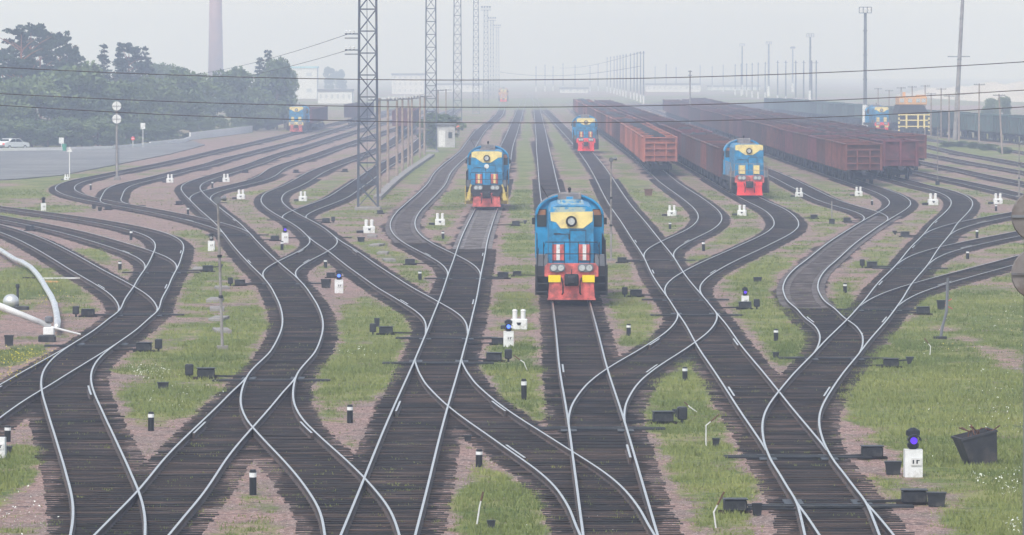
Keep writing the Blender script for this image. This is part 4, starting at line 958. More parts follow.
def line(label, p0, p1, sag=.4, r=.02):
    p0, p1 = Vector(p0), Vector(p1); k = 16
    tag(MB().tube([p0.lerp(p1, i/k)-Vector((0,0,sag*4*(i/k)*(1-i/k))) for i in range(k+1)], r, 5).build('overhead_wire', M['cable']), label, 'cable', 'thin wires to the masts')
mY = m1.location.y; mx = m1.location.x
for k, (dz, ph) in enumerate(((34,'upper'),(50,'lower'))):
    line(f"thin wire sagging left from the {ph} arm of the nearest mast", (mx-1.4, mY, up_px(dz, mY)), (side_px(120, 760), 760, up_px(74+6*k, 760)), 1.5)
tpo = [o for o in bpy.data.objects if o.get('group') == 'telegraph poles along the concrete trough']
tpo.sort(key=lambda o: o.location.y)
for a, b in zip(tpo[:-1], tpo[1:]):
    za, zb = a.children[0].bound_box[6][2], b.children[0].bound_box[6][2]
    line(f"thin wire between telegraph poles, starting at the {ORD[tpo.index(a)]} pole of the row", (a.location.x-.7, a.location.y-.1, GZ+za+.1), (b.location.x-.7, b.location.y-.1, GZ+zb+.1), .15, .015)
line('thin wire running from the cluster of columns to the haze', (side_px(641,1040),1040,up_px(52,1040)), (side_px(560,1900),1900,up_px(68,1900)), 1.0, .04)
line('thin wire across the pale columns', (side_px(641,1040),1040,up_px(66,1040)), (side_px(500,1420),1420,up_px(72,1420)), 1.5, .04)
# ------------------------------------------------------------------ trackside: fouling posts, markers, dwarf signals, point machines
def striped_post(x, yb, yt, place):
    p = ground(x, yb); h = max(up_px(yt, p.y)-GZ, .45)
    o = thing('fouling_post', f'short black post with white band {place}', 'post', p, 0, 'black and white fouling posts'); r = .085
    o.rotation_euler = (random.uniform(-.03,.03), random.uniform(-.03,.03), 0)
    MB().cyl((0,0,-.1),(0,0,h*.70),r,n=10).build('shaft', M['black'], o); MB().cyl((0,0,h*.70),(0,0,h*.88),r*1.02,n=10).build('white_band', M['white'], o); MB().cyl((0,0,h*.88),(0,0,h),r*1.01,r*.8,10).build('cap', M['black'], o)
for a in [(151,431,412,'in the grass left of the lower left frog'),(253,495,470,'on gravel at the bottom, left of centre'),(7.5,442,429,'at the left edge above the dark box'),(350,423,405,'on gravel between two converging tracks left of centre'),(479,467,450,'beside the crossover below the middle locomotive'),
 (628.5,336,324,'right of the nearest locomotive'),(524,400,379,'in grass left of the nearest locomotive track'),(685,381,367,'right of the short crossover, in grass'),(131,240,230,'between the upper left fanning tracks'),(120,270,262,'between the lower left fanning tracks'),
 (188,215,207,'on gravel near the left horn pole top'),(420,280,272,'on gravel left of the middle locomotive track'),(443,239,231,'below the marker box beside the middle locomotive'),(325.5,268,260,'just above the blue-lit dwarf signal'),(282,250,241,'just below the violet dwarf signal left of centre'),
 (703.6,251,241,'in grass right of the big curve'),(670,229,224,'under the marker box inside the big curve'),(845,293,283,'in grass inside the concrete-framed curve'),(967.6,259,254,'between the right-hand branches, upper'),(977,238,229,'between the right-hand branches, near the close signal'),
 (996,211,204,'below the rightmost marker box'),(872,205,199,'above the fork of the concrete-framed track'),(776,341,331,'on gravel between two tracks right of centre'),(90.7,190,183,'inside the far left bend'),(212.4,188,181,'by the fork of the winding left track')]: striped_post(a[0], a[1], a[2], a[3])
def marker_box(x, yb, place, k=1.0):
    p = ground(x, yb); o = thing('marker_lantern', f'white twin-lantern marker box {place}', 'trackside marker', p, random.uniform(-.15,.15), 'white boxes with twin lanterns'); k *= .82; o.scale = (k, k, k)
    MB().bbox(-.34,.34,-.22,.22,-.05,.42,.03).build('box', M['white'], o); MB().prism([(-.10,.28),(.10,.28),(.05,.17),(-.05,.17)], -.24, -.222).build('slot', M['black'], o)
    for s in (-1, 1): MB().lathe([(.09,.42),(.10,.46),(.10,.72),(.115,.74),(.09,.80),(.02,.82)], (s*.17,0,0), 12).build('lantern', M['white_steel'], o)
    MB().bbox(-.75,-.36,-.2,.2,-.05,.16,.02).build('cable_box', M['machine'], o)
for x, y, pl, k in [(519,329,'left of the nearest locomotive, beside a lit dwarf signal',1.15),(440,225,'left of the middle locomotive',1.15),(369,233,'below the nearest lattice mast',1.25),(672,216,'inside the big curve right of centre',1.1),(742,215.5,'in front of the red-nosed locomotive',1.1),
  (799,197,'on the empty track right of the red-nosed locomotive',1.1),(858.5,196,'in front of the brown wagons',1.1),(933,205,'at the bend of the right track',1.3),(998,204,'near the right edge below the far tracks',1.2),(170,182.5,'right of the signal with round plates',1.1),
  (226,182,'between two far left tracks',1.1),(241,199,'by the fork of the winding left track',1.1),(303,201,'left of the nearest lattice mast',1.1),(66.5,180,'at the edge of the asphalt yard',.8)]: marker_box(x, y, pl, k)
def dwarf_signal(x, yb, place, lens, k=1.0, head=True):
    p = ground(x, yb); o = thing('dwarf_signal', f'dwarf signal on white concrete block {place}', 'signal', p, random.uniform(-.1,.1), 'dwarf signals'); o.scale = (k, k, k)
    b = MB().prism([(-.19,-.1),(.19,-.1),(.19,.60),(-.19,.60)], -.14, .14).build('block', M['white'], o)
    MB().box(-.06,.16,-.165,-.142,.26,.42).build('number_plate', M['white_steel'], b)
    MB().box(-.03,.0,-.17,-.166,.30,.38).box(.05,.08,-.17,-.166,.30,.38).box(.05,.12,-.17,-.166,.36,.38).build('plate_mark', M['black'], b)
    if not head: return o
    hd = MB().lathe([(.07,.60),(.12,.64),(.13,.72),(.10,.74),(.10,.88),(.155,.90),(.15,1.0),(.05,1.06)], (0,.02,0), 14).build('lamp_head', M['black'], o)
    MB().cyl((0,-.10,.79),(0,-.15,.79),.075,n=14).build('lens', M[lens], hd)
    MB().prism([(.15*math.cos(R(a)), .80+.13*math.sin(R(a))) for a in range(0,181,20)] + [(.12*math.cos(R(a)), .80+.10*math.sin(R(a))) for a in range(180,-1,-20)], -.28, -.10).build('hood', M['black'], hd)
    return o
dwarf_signal(913, 477, 'at the lower right, violet lamp, near the tilted bin', 'lamp_violet', 1.15)
dwarf_signal(745, 307, 'right of centre with a violet lamp', 'lamp_violet', .8)
dwarf_signal(339, 293, 'left of centre with a bright blue lamp', 'lamp_blue', 1.0)
dwarf_signal(285, 243, 'with violet lamp, above the blue-lit one', 'lamp_violet', 1.0)
dwarf_signal(508.5, 347, 'left of the nearest locomotive with a blue-violet lamp', 'lamp_blue', .95)
dwarf_signal(43.5, 211, 'unlit, by the left edge above the fanning tracks', 'black', .95)
dwarf_signal(211.5, 251, 'unlit white cylinder type, left of the horn pole', 'white', .95)
dwarf_signal(-1, 458, 'cut by the left edge, low white block', 'black', .9, False)
def nearest_track_x(X, Y):
    best = None
    for n, t in TR.items():
        if t['lo'] <= Y <= t['hi']:
            xx = float(np.interp(Y, t['g'], t['X']))
            if best is None or abs(xx-X) < abs(best-X): best = xx
    return best
def point_machine(x, yb, place, k=1.0, kind=0):
    p = ground(x, yb); o = thing('point_machine', f'black point machine {place}', 'point machine', p, random.uniform(-.08,.08), 'black point machines')
    tx = nearest_track_x(p.x, p.y); s = 1 if tx > p.x else -1
    k *= .62; d = abs(tx-p.x)/k
    b = MB().bbox(-.42,.42,-.30,.30,.08,.50,.05).build('motor_case', M['machine'], o)
    MB().box(-.45,.45,-.33,.33,.505,.54).box(-.12,.12,-.32,-.30,.2,.36).build('lid', M['machine'], b)
    MB().box(-.6,.6,.12,.2,-.05,.10).box(-.6,.6,-.2,-.12,-.05,.10).build('bearer', M['sleeper'], o)
    if d < 8 and d > 1.6: MB().beam((s*.4,0,.16),(s*(d-1),0,.10),.08,.08).beam((s*.4,.18,.12),(s*(d-1),.18,.08),.06,.06).build('throw_rod', M['iron'], o)
    if kind == 1: MB().prism([(-1.05*s,.25),(-.90*s,.22),(-.80*s,.62),(-1.25*s,.62)], -.2, .2).beam((-.4*s,0,.4),(-1.0*s,0,.46),.08).build('lever_weight', M['machine'], o)
    if kind == 2: MB().cyl((-.8*s,0,0),(-.8*s,0,.5),.06,n=8).bbox(min(-1.0*s,-.6*s),max(-1.0*s,-.6*s),-.2,.2,.18,.72,.05).build('lever_stand', M['machine'], o)
    o.scale = (k, k, k)
for x, y, pl, k, kd in [(872,459,'left of the lower right dwarf signal',1.05,0),(914,505,'at the bottom right, left one of a pair',1.1,0),(891,368,'with side lever in grass on the right',1.0,1),(923,315,'by the nearest right-hand branch',1.05,0),(144,352,'right of the lower left switch',1.05,2),
 (88,317,'in the grass left of the lower left switch',1.0,2),(206,379,'in the grass left of the centre-left switch',1.1,2),(208,272,'left of the tall horn pole',1.0,1),(240,286,'right of the tall horn pole',.9,2),(386,335,'right of the blue-lit signal, left one of a row',1.0,2),
 (503,279,'on gravel just right of the middle track',1.0,0),(494,362,'left of the nearest track, below the lit signal',1.0,2),(410,265,'on gravel by the concrete trough',.95,0),(636,297,'in grass between the nearest locomotive and the crossing',1.0,2),(663,424,'in the grass right of the nearest track',1.1,2),
 (622,263,'at the foot of the middle horn pole',.9,0),(814,219,'in grass above the concrete-framed curve',.9,0),(847,222,'left of the fork of the framed track',.9,0),(905,237,'on gravel left of the right track',1.0,1),(872,268,'in the middle of the right gravel strip',1.0,2),
 (345,172,'far left of the nearest mast foot',1.0,0),(296,173,'on gravel between far left tracks',1.0,0),(245.5,173,'on gravel beside the far left tracks',1.0,0),(179,205,'left of the winding left track',.9,0),(108,210,'right one of three small boxes on the left gravel',.9,0),
 (30,231,'between the left fanning tracks near the edge',1.0,0),(275,241,'left of the violet dwarf signal',.95,0),(326,223,'left below the nearest mast',.95,2),(380,214,'right beside the nearest mast foot',.8,0),(745,309.5,'under the right-of-centre dwarf signal',1.0,2),(516,226,'on gravel right of the middle locomotive',.95,1),(735,513,'in the grass at the bottom right of centre',1.0,0),(497.5,345,'left of the blue-violet dwarf signal',.8,0),(517,276.5,'on gravel close left of the nearest locomotive cab',.8,0),(331,278,'left behind the blue-lit dwarf signal',.8,0)]: point_machine(x, y, pl, k, kd)
def junction_box(x, yb, w, h, place, tilt=0.0, paint='machine'):
    p = ground(x, yb); pm = ppm(p.y); W_, H_ = w/pm, h/pm; o = thing('junction_box', f'dark box {place}', 'junction box', p, tilt, 'small trackside boxes')
    MB().prism([(-W_*.42,.02),(W_*.42,.02),(W_*.5,H_*.85),(-W_*.5,H_*.85)], -W_*.3, W_*.3).build('case', M[paint], o); MB().box(-W_*.54,W_*.54,-W_*.34,W_*.34,H_*.85+.002,H_).build('lid', M[paint], o); MB().box(-.05,.05,-.05,.05,-.1,.03).build('foot', M['iron'], o)
for x, y, w, h, pl in [(893,475,16,14,'on a foot left of the violet signal'),(936.5,507,18,15,'at the bottom right, right one of a pair'),(716,447,7,9,'in grass, right of centre'),(757,516,9,13,'on gravel near the bottom right'),(676,417,7,8,'behind a point machine in grass'),(326,288,9,9,'left of the blue-lit signal'),
 (94,209,4,5,'leftmost of three on left gravel'),(100,211,4,4,'middle one of three on left gravel'),(757.5,282,8,5,'in grass below the right dwarf signal'),(648.5,196,8,7,'square and rusty beside the middle track'),(361,242,7,5,'by the concrete slabs left of centre'),(163,389,11,7,'on a stub post in lower left grass'),(6,454,11,8,'at the left edge by the track'),
 (491,529,8,9,'in the grass at the bottom centre'),(776,358,6,6,'on gravel right of centre'),(941,310,8,10,'by the bent post on the right'),(468,442,7,7,'beside the crossover at lower centre'),(377,327,5,9,'upright in the grass left of centre'),(9,346,8,11,'on a stalk in the sandy left corner')]:
    junction_box(x, y, w, h, pl, random.uniform(-.2,.2), 'rust' if 'rusty' in pl else 'machine')
# bent marker sticks
for x, y, pts, pl in [(706,446,[(0,0,0),(0,0,.55),(.35,0,.85)],'white with red top in right-of-centre grass'),(716,528,[(0,0,0),(-.05,0,.35),(.18,0,.8)],'short and rusty near the bottom'),(477,524,[(0,0,0),(.06,0,.4),(.14,0,.72)],'red and white at the bottom centre'),(930,355,[(0,0,0),(.02,0,.3),(-.2,0,.6)],'broken by the right lever machine'),(527,370,[(.0,0,0),(-.1,0,.25),(-.45,0,.5)],'fallen white by the nearest track'),(697,412,[(0,0,0),(-.2,0,.14),(-.38,0,.30)],'fallen and tilted in grass')]:
    o = thing('marker_stick', f'thin bent marker stick, {pl}', 'marker', ground(x, y)); MB().tube(pts, .018, 6).build('rod', M['white_steel'], o); a, b = Vector(pts[1]), Vector(pts[2]); MB().tube([a.lerp(b,.35), b], .021, 6).build('red_tip', M['rust'], o)
# tilted scrap bin
p = ground(979, 464); o = thing('scrap_bin', 'dark rusty scrap bin leaning in the grass at the lower right', 'bin', p, .18)
T_ = Matrix.Translation((.06,0,-.04)) @ Matrix.Rotation(R(-13), 4, 'Y'); b = MB(); wt, wb, hb = .47, .33, .83
vs = [(sx*w, sy*w, z) for z, w in ((-.05, wb), (hb, wt)) for sx, sy in ((-1,-1),(1,-1),(1,1),(-1,1))] + [(sx*(w-.03), sy*(w-.03), z) for z, w in ((.05, wb), (hb, wt)) for sx, sy in ((-1,-1),(1,-1),(1,1),(-1,1))]
b.add(vs, [(0,1,5,4),(1,2,6,5),(2,3,7,6),(3,0,4,7),(3,2,1,0),(9,8,12,13),(10,9,13,14),(11,10,14,15),(8,11,15,12),(8,9,10,11),(4,5,13,12),(5,6,14,13),(6,7,15,14),(7,4,12,15)], 0, T_); b.build('tub', M['bin'], o)
b = MB()
for s in (-1, 1): b.box(-wt-.02,wt+.02,s*wt-.02,s*wt+.02,hb-.03,hb+.03,0,T_).box(s*wt-.02,s*wt+.02,-wt+.02,wt-.02,hb-.028,hb+.028,0,T_)
b.build('rim', M['bin'], o)
for k in range(9):
    a = Vector((random.uniform(-.35,.3), random.uniform(-.3,.3), hb-.2)); MB().tube([a, a+Vector((random.uniform(-.1,.1),0,.2)), a+Vector((random.uniform(-.35,.3), random.uniform(-.2,.2), random.uniform(.22,.40)))], .02, 5).build('scrap', M['rust'], o)
# silver pipe, boom and sphere on the left
gp = lambda x, y, z: Vector((*at(x, y, z), z))
pz = .12
o = thing('steam_pipe', 'silver insulated pipe winding through the grass at the left', 'pipe', ground(40, 285)); o0 = o.location.copy()
path = [(-14,243),(0,250),(8,255),(15,259.5),(22,262),(31,267.5),(37,274),(42,281),(46,288),(51,296),(54.5,304),(56.5,313),(57.5,321),(57,327)]
MB().tube([gp(x, y, pz)-o0 for x, y in path], .125, 12).build('pipe', M['silver'], o, True)
MB().bbox(-.22,.22,-.2,.2,-.1,.12,.03).build('end_block', M['concrete'], o).location = gp(57,327,0)-o0+Vector((0,0,GZ))
for k in (1, 4, 7, 10, 12): c = gp(*path[k], pz)-o0; d = (gp(*path[k+1], pz)-gp(*path[k], pz)).normalized(); MB().cyl(c, c+d*.10, .137, n=12).build('joint_band', M['white_steel'], o)
p = ground(49, 342); o = thing('barrier_boom', 'white boom lying across a low stand at the left edge', 'barrier', p); q = lambda x, y: Vector((side_px(x, p.y)-p.x, 0, up_px(y, p.y)-GZ))
a, b_ = q(-40, 291), q(50, 326.5); MB().tube([a, a.lerp(b_,.5), b_], [.15,.135,.10], 12).build('boom', M['white_steel'], o, True); MB().tube([b_+Vector((0,-.02,-.02)), q(80,334.5)], [.05,.03], 8).build('boom_tip', M['white_steel'], o)
MB().bbox(-.20,.20,-.2,.2,.26,.56,.03).build('stand_box', M['white'], o); MB().bbox(-.38,.24,-.25,.25,-.1,.255,.04).build('stand_base', M['machine'], o); MB().lathe([(.13,.72),(.15,.76),(.15,.92),(.05,.96)], (0,0,0), 12).build('lamp', M['grey_steel'], o)
p = ground(11, 310); o = thing('silver_tank', 'silver round tank with a dark stand pipe at the left', 'tank', p)
MB().sphere((0,0,.36),.34,0,16,10,.92).build('shell', M['silver'], o, True); MB().cyl((.26,.2,-.1),(.26,.2,1.0),.05,n=8).bbox(.18,.34,.12,.28,.92,1.08,.02).build('stand_pipe', M['iron'], o); MB().bbox(.15,.75,-.3,.2,-.05,.17,.03).build('valve_box', M['machine'], o)
for x, y, L, rz, m_, pl in [(62,279.5,2.0,.15,'white_steel','white plank lying across the silver pipe'),(52,283,.8,-.6,'orange','orange plank lying by the silver pipe'),(33,279,1.0,.1,'sleeper','dark plank left of the silver pipe'),(182,203+90,.0,0,'','')]:
    if L: tag(MB().box(-L/2,L/2,-.06,.06,.0,.07).build('plank', M[m_]), pl, 'plank').matrix_world = Matrix.Translation(gp(x, y, GZ)+Vector((0,0,.03))) @ Matrix.Rotation(rz, 4, 'Z')
# concrete slabs and cable trough
SL = [(199,270,'left of the horn pole under the machine',1.5),(215,301,'uppermost of a stack of slabs by the horn pole',1.4),(217,310,'second of the slabs by the horn pole',1.2),(219,320,'third of the slabs by the horn pole',1.5),(222,332,'lowest of the slabs by the horn pole',1.3),
      (372,237,'upper stepping slab below the nearest marker box',1.2),(377,246,'middle stepping slab left of centre',1.3),(383,254,'third stepping slab left of centre',1.2),(389,261,'lowest stepping slab left of centre',1.1),(222,289,'small slab by the foot of the horn pole machine',.9)]
for x, y, pl, L in SL:
    o = thing('concrete_slab', f'concrete slab, {pl}', 'slab', ground(x, y), random.uniform(-.2,.2)); MB().bbox(-.30,.30,-L*.75,L*.75,-.06,.13,.02).build('slab', M['concrete'], o)
o = thing('cable_trough', 'pale concrete cable trough leading past the telegraph poles to the white hut', 'cable trough', ground(378, 199)); o0 = o.location.copy()
tpx = [(377,200),(388,189),(398,180),(409,171.5),(420,164),(432,156)]
for a, b_ in zip(tpx[:-1], tpx[1:]):
    A, B = ground(*a)-o0, ground(*b_)-o0; k = max(1, int((B-A).length/6))
    for j in range(k): MB().beam(A.lerp(B, j/k)+Vector((0,0,.12)), A.lerp(B, (j+.985)/k)+Vector((0,0,.12)), .62, .30).build('trough_section', M['concrete'], o)
# white hut and worker
p = ground(446, 147.5); o = thing('hut', 'small white hut with grey roof between the second and third mast', 'hut', p)
MB().box(-1.15,1.15,0,4,-.1,2.9).build('wall', M['hut_wall'], o); MB().box(-1.3,1.3,-.2,4.2,2.9,3.1).build('roof', M['roof_grey'], o); MB().box(-.95,-.1,-.03,0-.002,.1,2.2).build('door', M['white_steel'], o); MB().box(.3,.8,-.03,-.002,1.2,2.0).build('window', M['glass'], o)
def person(label, p, rz):
    o = thing('person', label, 'person', p, rz)
    J = {'pel':(0,0,.92),'ch':(0,.03,1.28),'nk':(0,.0,1.50),'hd':(0,-.02,1.60),'ht':(0,-.03,1.74),'sl':(-.19,.02,1.42),'el':(-.25,.02,1.14),'hl':(-.22,-.14,.92),'sr':(.19,.02,1.42),'er':(.30,-.02,1.16),'hr':(.24,-.22,1.02),
         'kl':(-.11,-.03,.50),'fl':(-.13,.03,.08),'tl':(-.14,-.14,.04),'kr':(.11,.02,.50),'fr':(.15,.06,.08),'tr':(.16,-.10,.04),'hpl':(-.10,0,.88),'hpr':(.10,0,.88)}
    E = [('pel','ch'),('ch','nk'),('nk','hd'),('hd','ht'),('ch','sl'),('sl','el'),('el','hl'),('ch','sr'),('sr','er'),('er','hr'),('pel','hpl'),('hpl','kl'),('kl','fl'),('fl','tl'),('pel','hpr'),('hpr','kr'),('kr','fr'),('fr','tr')]
    RR = {'pel':.15,'ch':.17,'nk':.06,'hd':.10,'ht':.08,'sl':.07,'el':.05,'hl':.04,'sr':.07,'er':.05,'hr':.04,'hpl':.10,'kl':.065,'fl':.05,'tl':.04,'hpr':.10,'kr':.065,'fr':.05,'tr':.04}
    ks = list(J); me = bpy.data.meshes.new('body'); me.from_pydata([J[k] for k in ks], [(ks.index(a), ks.index(b)) for a, b in E], [])
    b = bpy.data.objects.new('body', me); COL.objects.link(b); b.parent = o; sk = b.modifiers.new('skin', 'SKIN'); ss = b.modifiers.new('sub', 'SUBSURF'); ss.levels = ss.render_levels = 1
    for i, k in enumerate(ks): me.skin_vertices[0].data[i].radius = (RR[k], RR[k]*.85); me.skin_vertices[0].data[i].use_root = (k == 'pel')
    me.materials.append(M['trouser'])
    MB().lathe([(.185,.86),(.20,1.0),(.21,1.25),(.22,1.40),(.14,1.50),(.07,1.52)], (0,.01,0), 12).build('vest', M['orange_vest'], o, True)
    for s, (a, c) in ((-1, ('sl','el')), (1, ('sr','er'))): MB().tube([Vector(J[a])+Vector((0,0,.02)), J[c]], [.09,.07], 8).build('sleeve', M['orange_vest'], o)
    MB().sphere((0,-.03,1.66), .105, 0, 12, 8, 1.15).build('head', M['skin'], o, True); MB().lathe([(.115,1.67),(.112,1.74),(.07,1.79),(.01,1.80)], (0,-.01,0), 12).build('cap', M['orange_vest'], o)
person('worker in orange vest and dark trousers standing right of the third mast', ground(458.5, 135.5), .4)
# ------------------------------------------------------------------ left yard: car, kerb wall, signs
p = Vector((side_px(12.5, 622), 622, GZ+.105)); car = thing('parked_car', 'white saloon car parked at the far left before the trees', 'car', p, R(-38))
prof = [(-2.2,.42),(-2.22,.75),(-2.1,.95),(-1.55,1.02),(-.95,1.42),(.45,1.44),(1.15,1.0),(2.05,.90),(2.22,.70),(2.22,.40)]
MB().prism(prof, -.82, .82, axis='x').build('body', M['car_white'], car)
for s in (-1, 1): MB().prism([(-1.35,1.03),(-.88,1.36),(-.30,1.38),(-.30,1.03)], s*.825, s*.835, axis='x').prism([(-.22,1.03),(-.22,1.38),(.40,1.38),(.98,1.02)], s*.825, s*.835, axis='x').build('side_window', M['glass'], car)
MB().prism([(-.72,1.04),(.72,1.04),(.62,1.38),(-.62,1.38)], -1.42, -1.3).build('rear_window', M['glass'], car)
for s in (-1, 1):
    MB().box(s*.62-.16,s*.62+.16,-2.25,-2.2,.68,.88).build('tail_lamp', M['lamp_red'] if False else M['bright_red'], car)
    for yy in (-1.35, 1.4):
        w = MB().cyl((s*.70,yy,.31),(s*.84,yy,.31),.31,n=16).build('wheel', M['tyre'], car); MB().cyl((s*.838,yy,.31),(s*.85,yy,.31),.19,n=12).build('rim', M['silver'], w)
MB().box(-.80,.80,-2.27,-2.2,.42,.62).box(-.80,.80,2.2,2.27,.40,.60).build('bumper', M['grey_steel'], car)
o = thing('concrete_wall', 'low pale concrete wall along the far side of the asphalt yard', 'wall', ground(37, 151.4)); o0 = o.location.copy(); wp = [(-60,152.3),(37,150.9),(75,150.2),(112,149.2),(150,146),(184,142.6),(190,140.2),(220,136.5),(252,132.5)]
for i, (a, b_) in enumerate(zip(wp[:-1], wp[1:])):
    A, B = ground(*a)-o0, ground(*b_)-o0; k = max(2, int((B-A).length/3)); hh = .42 if i < 4 else .55 if i < 6 else 1.1
    for j in range(k): MB().beam(A.lerp(B, j/k)+Vector((0,0,hh/2)), A.lerp(B, (j+.985)/k)+Vector((0,0,hh/2)), .2, hh).build('wall_panel', M['pale_wall'], o)
def sign(label, x, yb, yt, kind):
    p = ground(x, yb); h = up_px(yt, p.y)-GZ; o = thing('road_sign', label, 'sign', p); MB().cyl((0,0,-.1),(0,0,h),.05,n=8).build('post', M['white_steel'], o)
    if kind == 'round': d = MB().cyl((0,-.06,h-.3),(0,-.09,h-.3),.24,n=18).build('disc', M['bright_red'], o); MB().box(-.16,.16,-.10,-.091,h-.34,h-.26).build('bar', M['white'], d)
    elif kind == 'square': MB().box(-.3,.3,-.09,-.06,h-.75,h).build('plate', M['white'], o)
    else: MB().prism([(-.28,h-.35),(.28,h-.35),(0,h+.15)], -.09, -.06).build('plate', M['white'], o)
sign('round red no-entry sign before the trees', 133, 148, 136, 'round'); sign('white square sign on a post in the asphalt yard', 61.5, 151.5, 137.5, 'square'); sign('short white post with pointed head at the yard edge', 69.6, 178, 148, 'tri'); 
sign('thin post before the trees, right of the round sign', 143, 148, 123, 'square')
p = ground(64.5, 151.6); o = thing('litter_bin', 'small green bin beside the white square sign', 'bin', p); MB().lathe([(.22,0),(.28,.75),(.30,.78),(.30,.84),(.05,.86)], (0,0,.1), 12).build('tub', M['green_paint'], o)
# ------------------------------------------------------------------ far buildings, chimney, hills
def building(label, x0, x1, ytop, Yd, wall='pale_wall', roof='roof_grey', depth=14, wins=(3, 2), name='building'):
    X0, X1 = side_px(x0, Yd), side_px(x1, Yd); h = up_px(ytop, Yd)-GZ; o = thing(name, label, 'building', ((X0+X1)/2, Yd, GZ)); w = (X1-X0)/2
    wl_ = MB().box(-w,w,0,depth,-.3,h-.4).build('wall', M[wall], o); MB().box(-w-.25,w+.25,-.25,depth+.25,h-.4,h+.25).build('roof', M[roof], o)
    nx, nz = wins
    for i in range(nx):
        for j in range(nz):
            cx = -w+2*w*(i+.5)/nx; cz = h*(j+.55)/nz; f = MB().box(cx-w/nx*.35,cx+w/nx*.35,-.06,-.005,cz-.7,cz+.5).build('window', M['far_pane'], wl_)
    return o
building('pale building with light blue roof edge left of the nearest mast', 286, 317, 67, 1750, roof='blue_roof', wins=(2,2))
building('long low pale shed behind the far left wagons', 318, 352, 90, 1500, wins=(6,1)); building('faint pale block right of the nearest mast', 392, 424, 74, 2100, wins=(6,3)); building('faint low hall behind the third mast', 436, 482, 84, 2300, wins=(8,1))
building('faint wide hall in the haze behind the column cluster', 646, 700, 84, 2300, wins=(10,1)); building('faint pale block behind the right columns', 708, 760, 86, 2500, wins=(8,2)); building('small pale hut under the faint columns', 560, 588, 88, 2200, wins=(4,1))
p = Vector((side_px(216, 1900), 1900, GZ)); o = thing('chimney', 'tall brick chimney rising out of the picture behind the trees', 'chimney', p)
MB().cyl((0,0,-.3),(0,0,66),3.1,1.75,24).build('shaft', M['brick'], o, True)
for z in (24, 31, 38, 61): MB().cyl((0,0,z),(0,0,z+.5),3.13-1.3*z/66,n=24).build('band', M['brick'], o)
lg = MB().beam((-.9,-2.5,0),(-.9,-1.6,66),.15); lg.build('ladder', M['grey_steel'], o)
def hill(label, x, yt, wpx, Yd, seed):
    X = side_px(x, Yd); w = wpx*Yd/F; h = up_px(yt, Yd)-GZ; r = random.Random(seed); nx, ny = 24, 10; v = []; f = []
    for j in range(ny):
        for i in range(nx):
            u, t = i/(nx-1)*2-1, j/(ny-1)*2-1; e = max(0, 1-u*u)*max(0, 1-t*t)
            v.append((X+u*w, Yd+t*120, GZ-.5+(h+.5)*e**.7*(1+.25*math.sin(i*.9+seed)*e)*(1 if 0 < i < nx-1 else 0)))
    for j in range(ny-1):
        for i in range(nx-1): f.append((j*nx+i, j*nx+i+1, (j+1)*nx+i+1, (j+1)*nx+i))
    o = MB().add(v, f).build('hill', M['sand'], None, True); tag(o, label, kind='structure')
M['sand'] = mat('pale_sand', (.50,.44,.38), .95, 0, .15, .02, (.36,.32,.28), .45, .01, objspace=False)
hill('pale spoil heaps on the right horizon', 1010, 84, 60, 1700, 1); hill('pale spoil heap behind the leaning pole', 955, 88, 45, 1900, 2); hill('low pale heap further right', 1080, 80, 60, 1800, 3)
# ------------------------------------------------------------------ trees
def leaf_cloud(pts, size, flat=0.35, tones=None, seed=0):
    """many small leaf faces scattered through the given clump centres"""
    g = np.random.default_rng(seed); n = len(pts)
    a = g.normal(size=(n,3)); a[:,2] *= 1-flat; a /= np.linalg.norm(a, axis=1)[:,None]
    b = np.cross(a, g.normal(size=(n,3))); b /= np.linalg.norm(b, axis=1)[:,None]
    s = (size*(.6+.8*g.random(n)))[:,None]
    V = np.stack([pts-a*s-b*s*.6, pts+a*s*1.1, pts+b*s*.9+a*s*.1], 1).reshape(-1,3)
    return V, np.arange(n*3).reshape(n,3), tones
def crown_mesh(name, centres, radii, n, size, m, seed, flat=.3):
    g = np.random.default_rng(seed); k = len(centres); w = radii[:,0]*radii[:,1]*radii[:,2]; w = w**.75/np.sum(w**.75)
    idx = g.choice(k, n, p=w); d = g.normal(size=(n,3)); d /= np.linalg.norm(d, axis=1)[:,None]; rr = (.45+.55*g.random(n)**.5)[:,None]
    P = centres[idx] + d*rr*radii[idx]; tone = np.clip(.15 + .5*g.random(k)[idx] + .25*(g.random(n)-.5), 0, 1)
    V, Fc, _ = leaf_cloud(P, size, flat, None, seed+1)
    me = bpy.data.meshes.new(name); me.from_pydata(V.tolist(), [], Fc.tolist()); a = me.attributes.new('tone', 'FLOAT', 'POINT'); a.data.foreach_set('value', np.repeat(tone, 3).astype(np.float32)); me.materials.append(M[m]); return me
def trunk_mesh(h, r, m, limbs, seed):
    rd = random.Random(seed); b = MB(); b.tube([(0,0,-.3),(rd.uniform(-.1,.1),0,h*.4),(rd.uniform(-.2,.2),rd.uniform(-.1,.1),h)], [r,r*.75,r*.2], 8)
    for k in range(limbs):
        z = h*rd.uniform(.35,.85); a = rd.uniform(0,6.28); l = h*rd.uniform(.12,.25); b.tube([(0,0,z),(math.cos(a)*l*.5,math.sin(a)*l*.5,z+l*.35),(math.cos(a)*l,math.sin(a)*l,z+l*.6)], [r*.4,r*.25,r*.08], 5)
    return b.mesh('trunk', M[m])
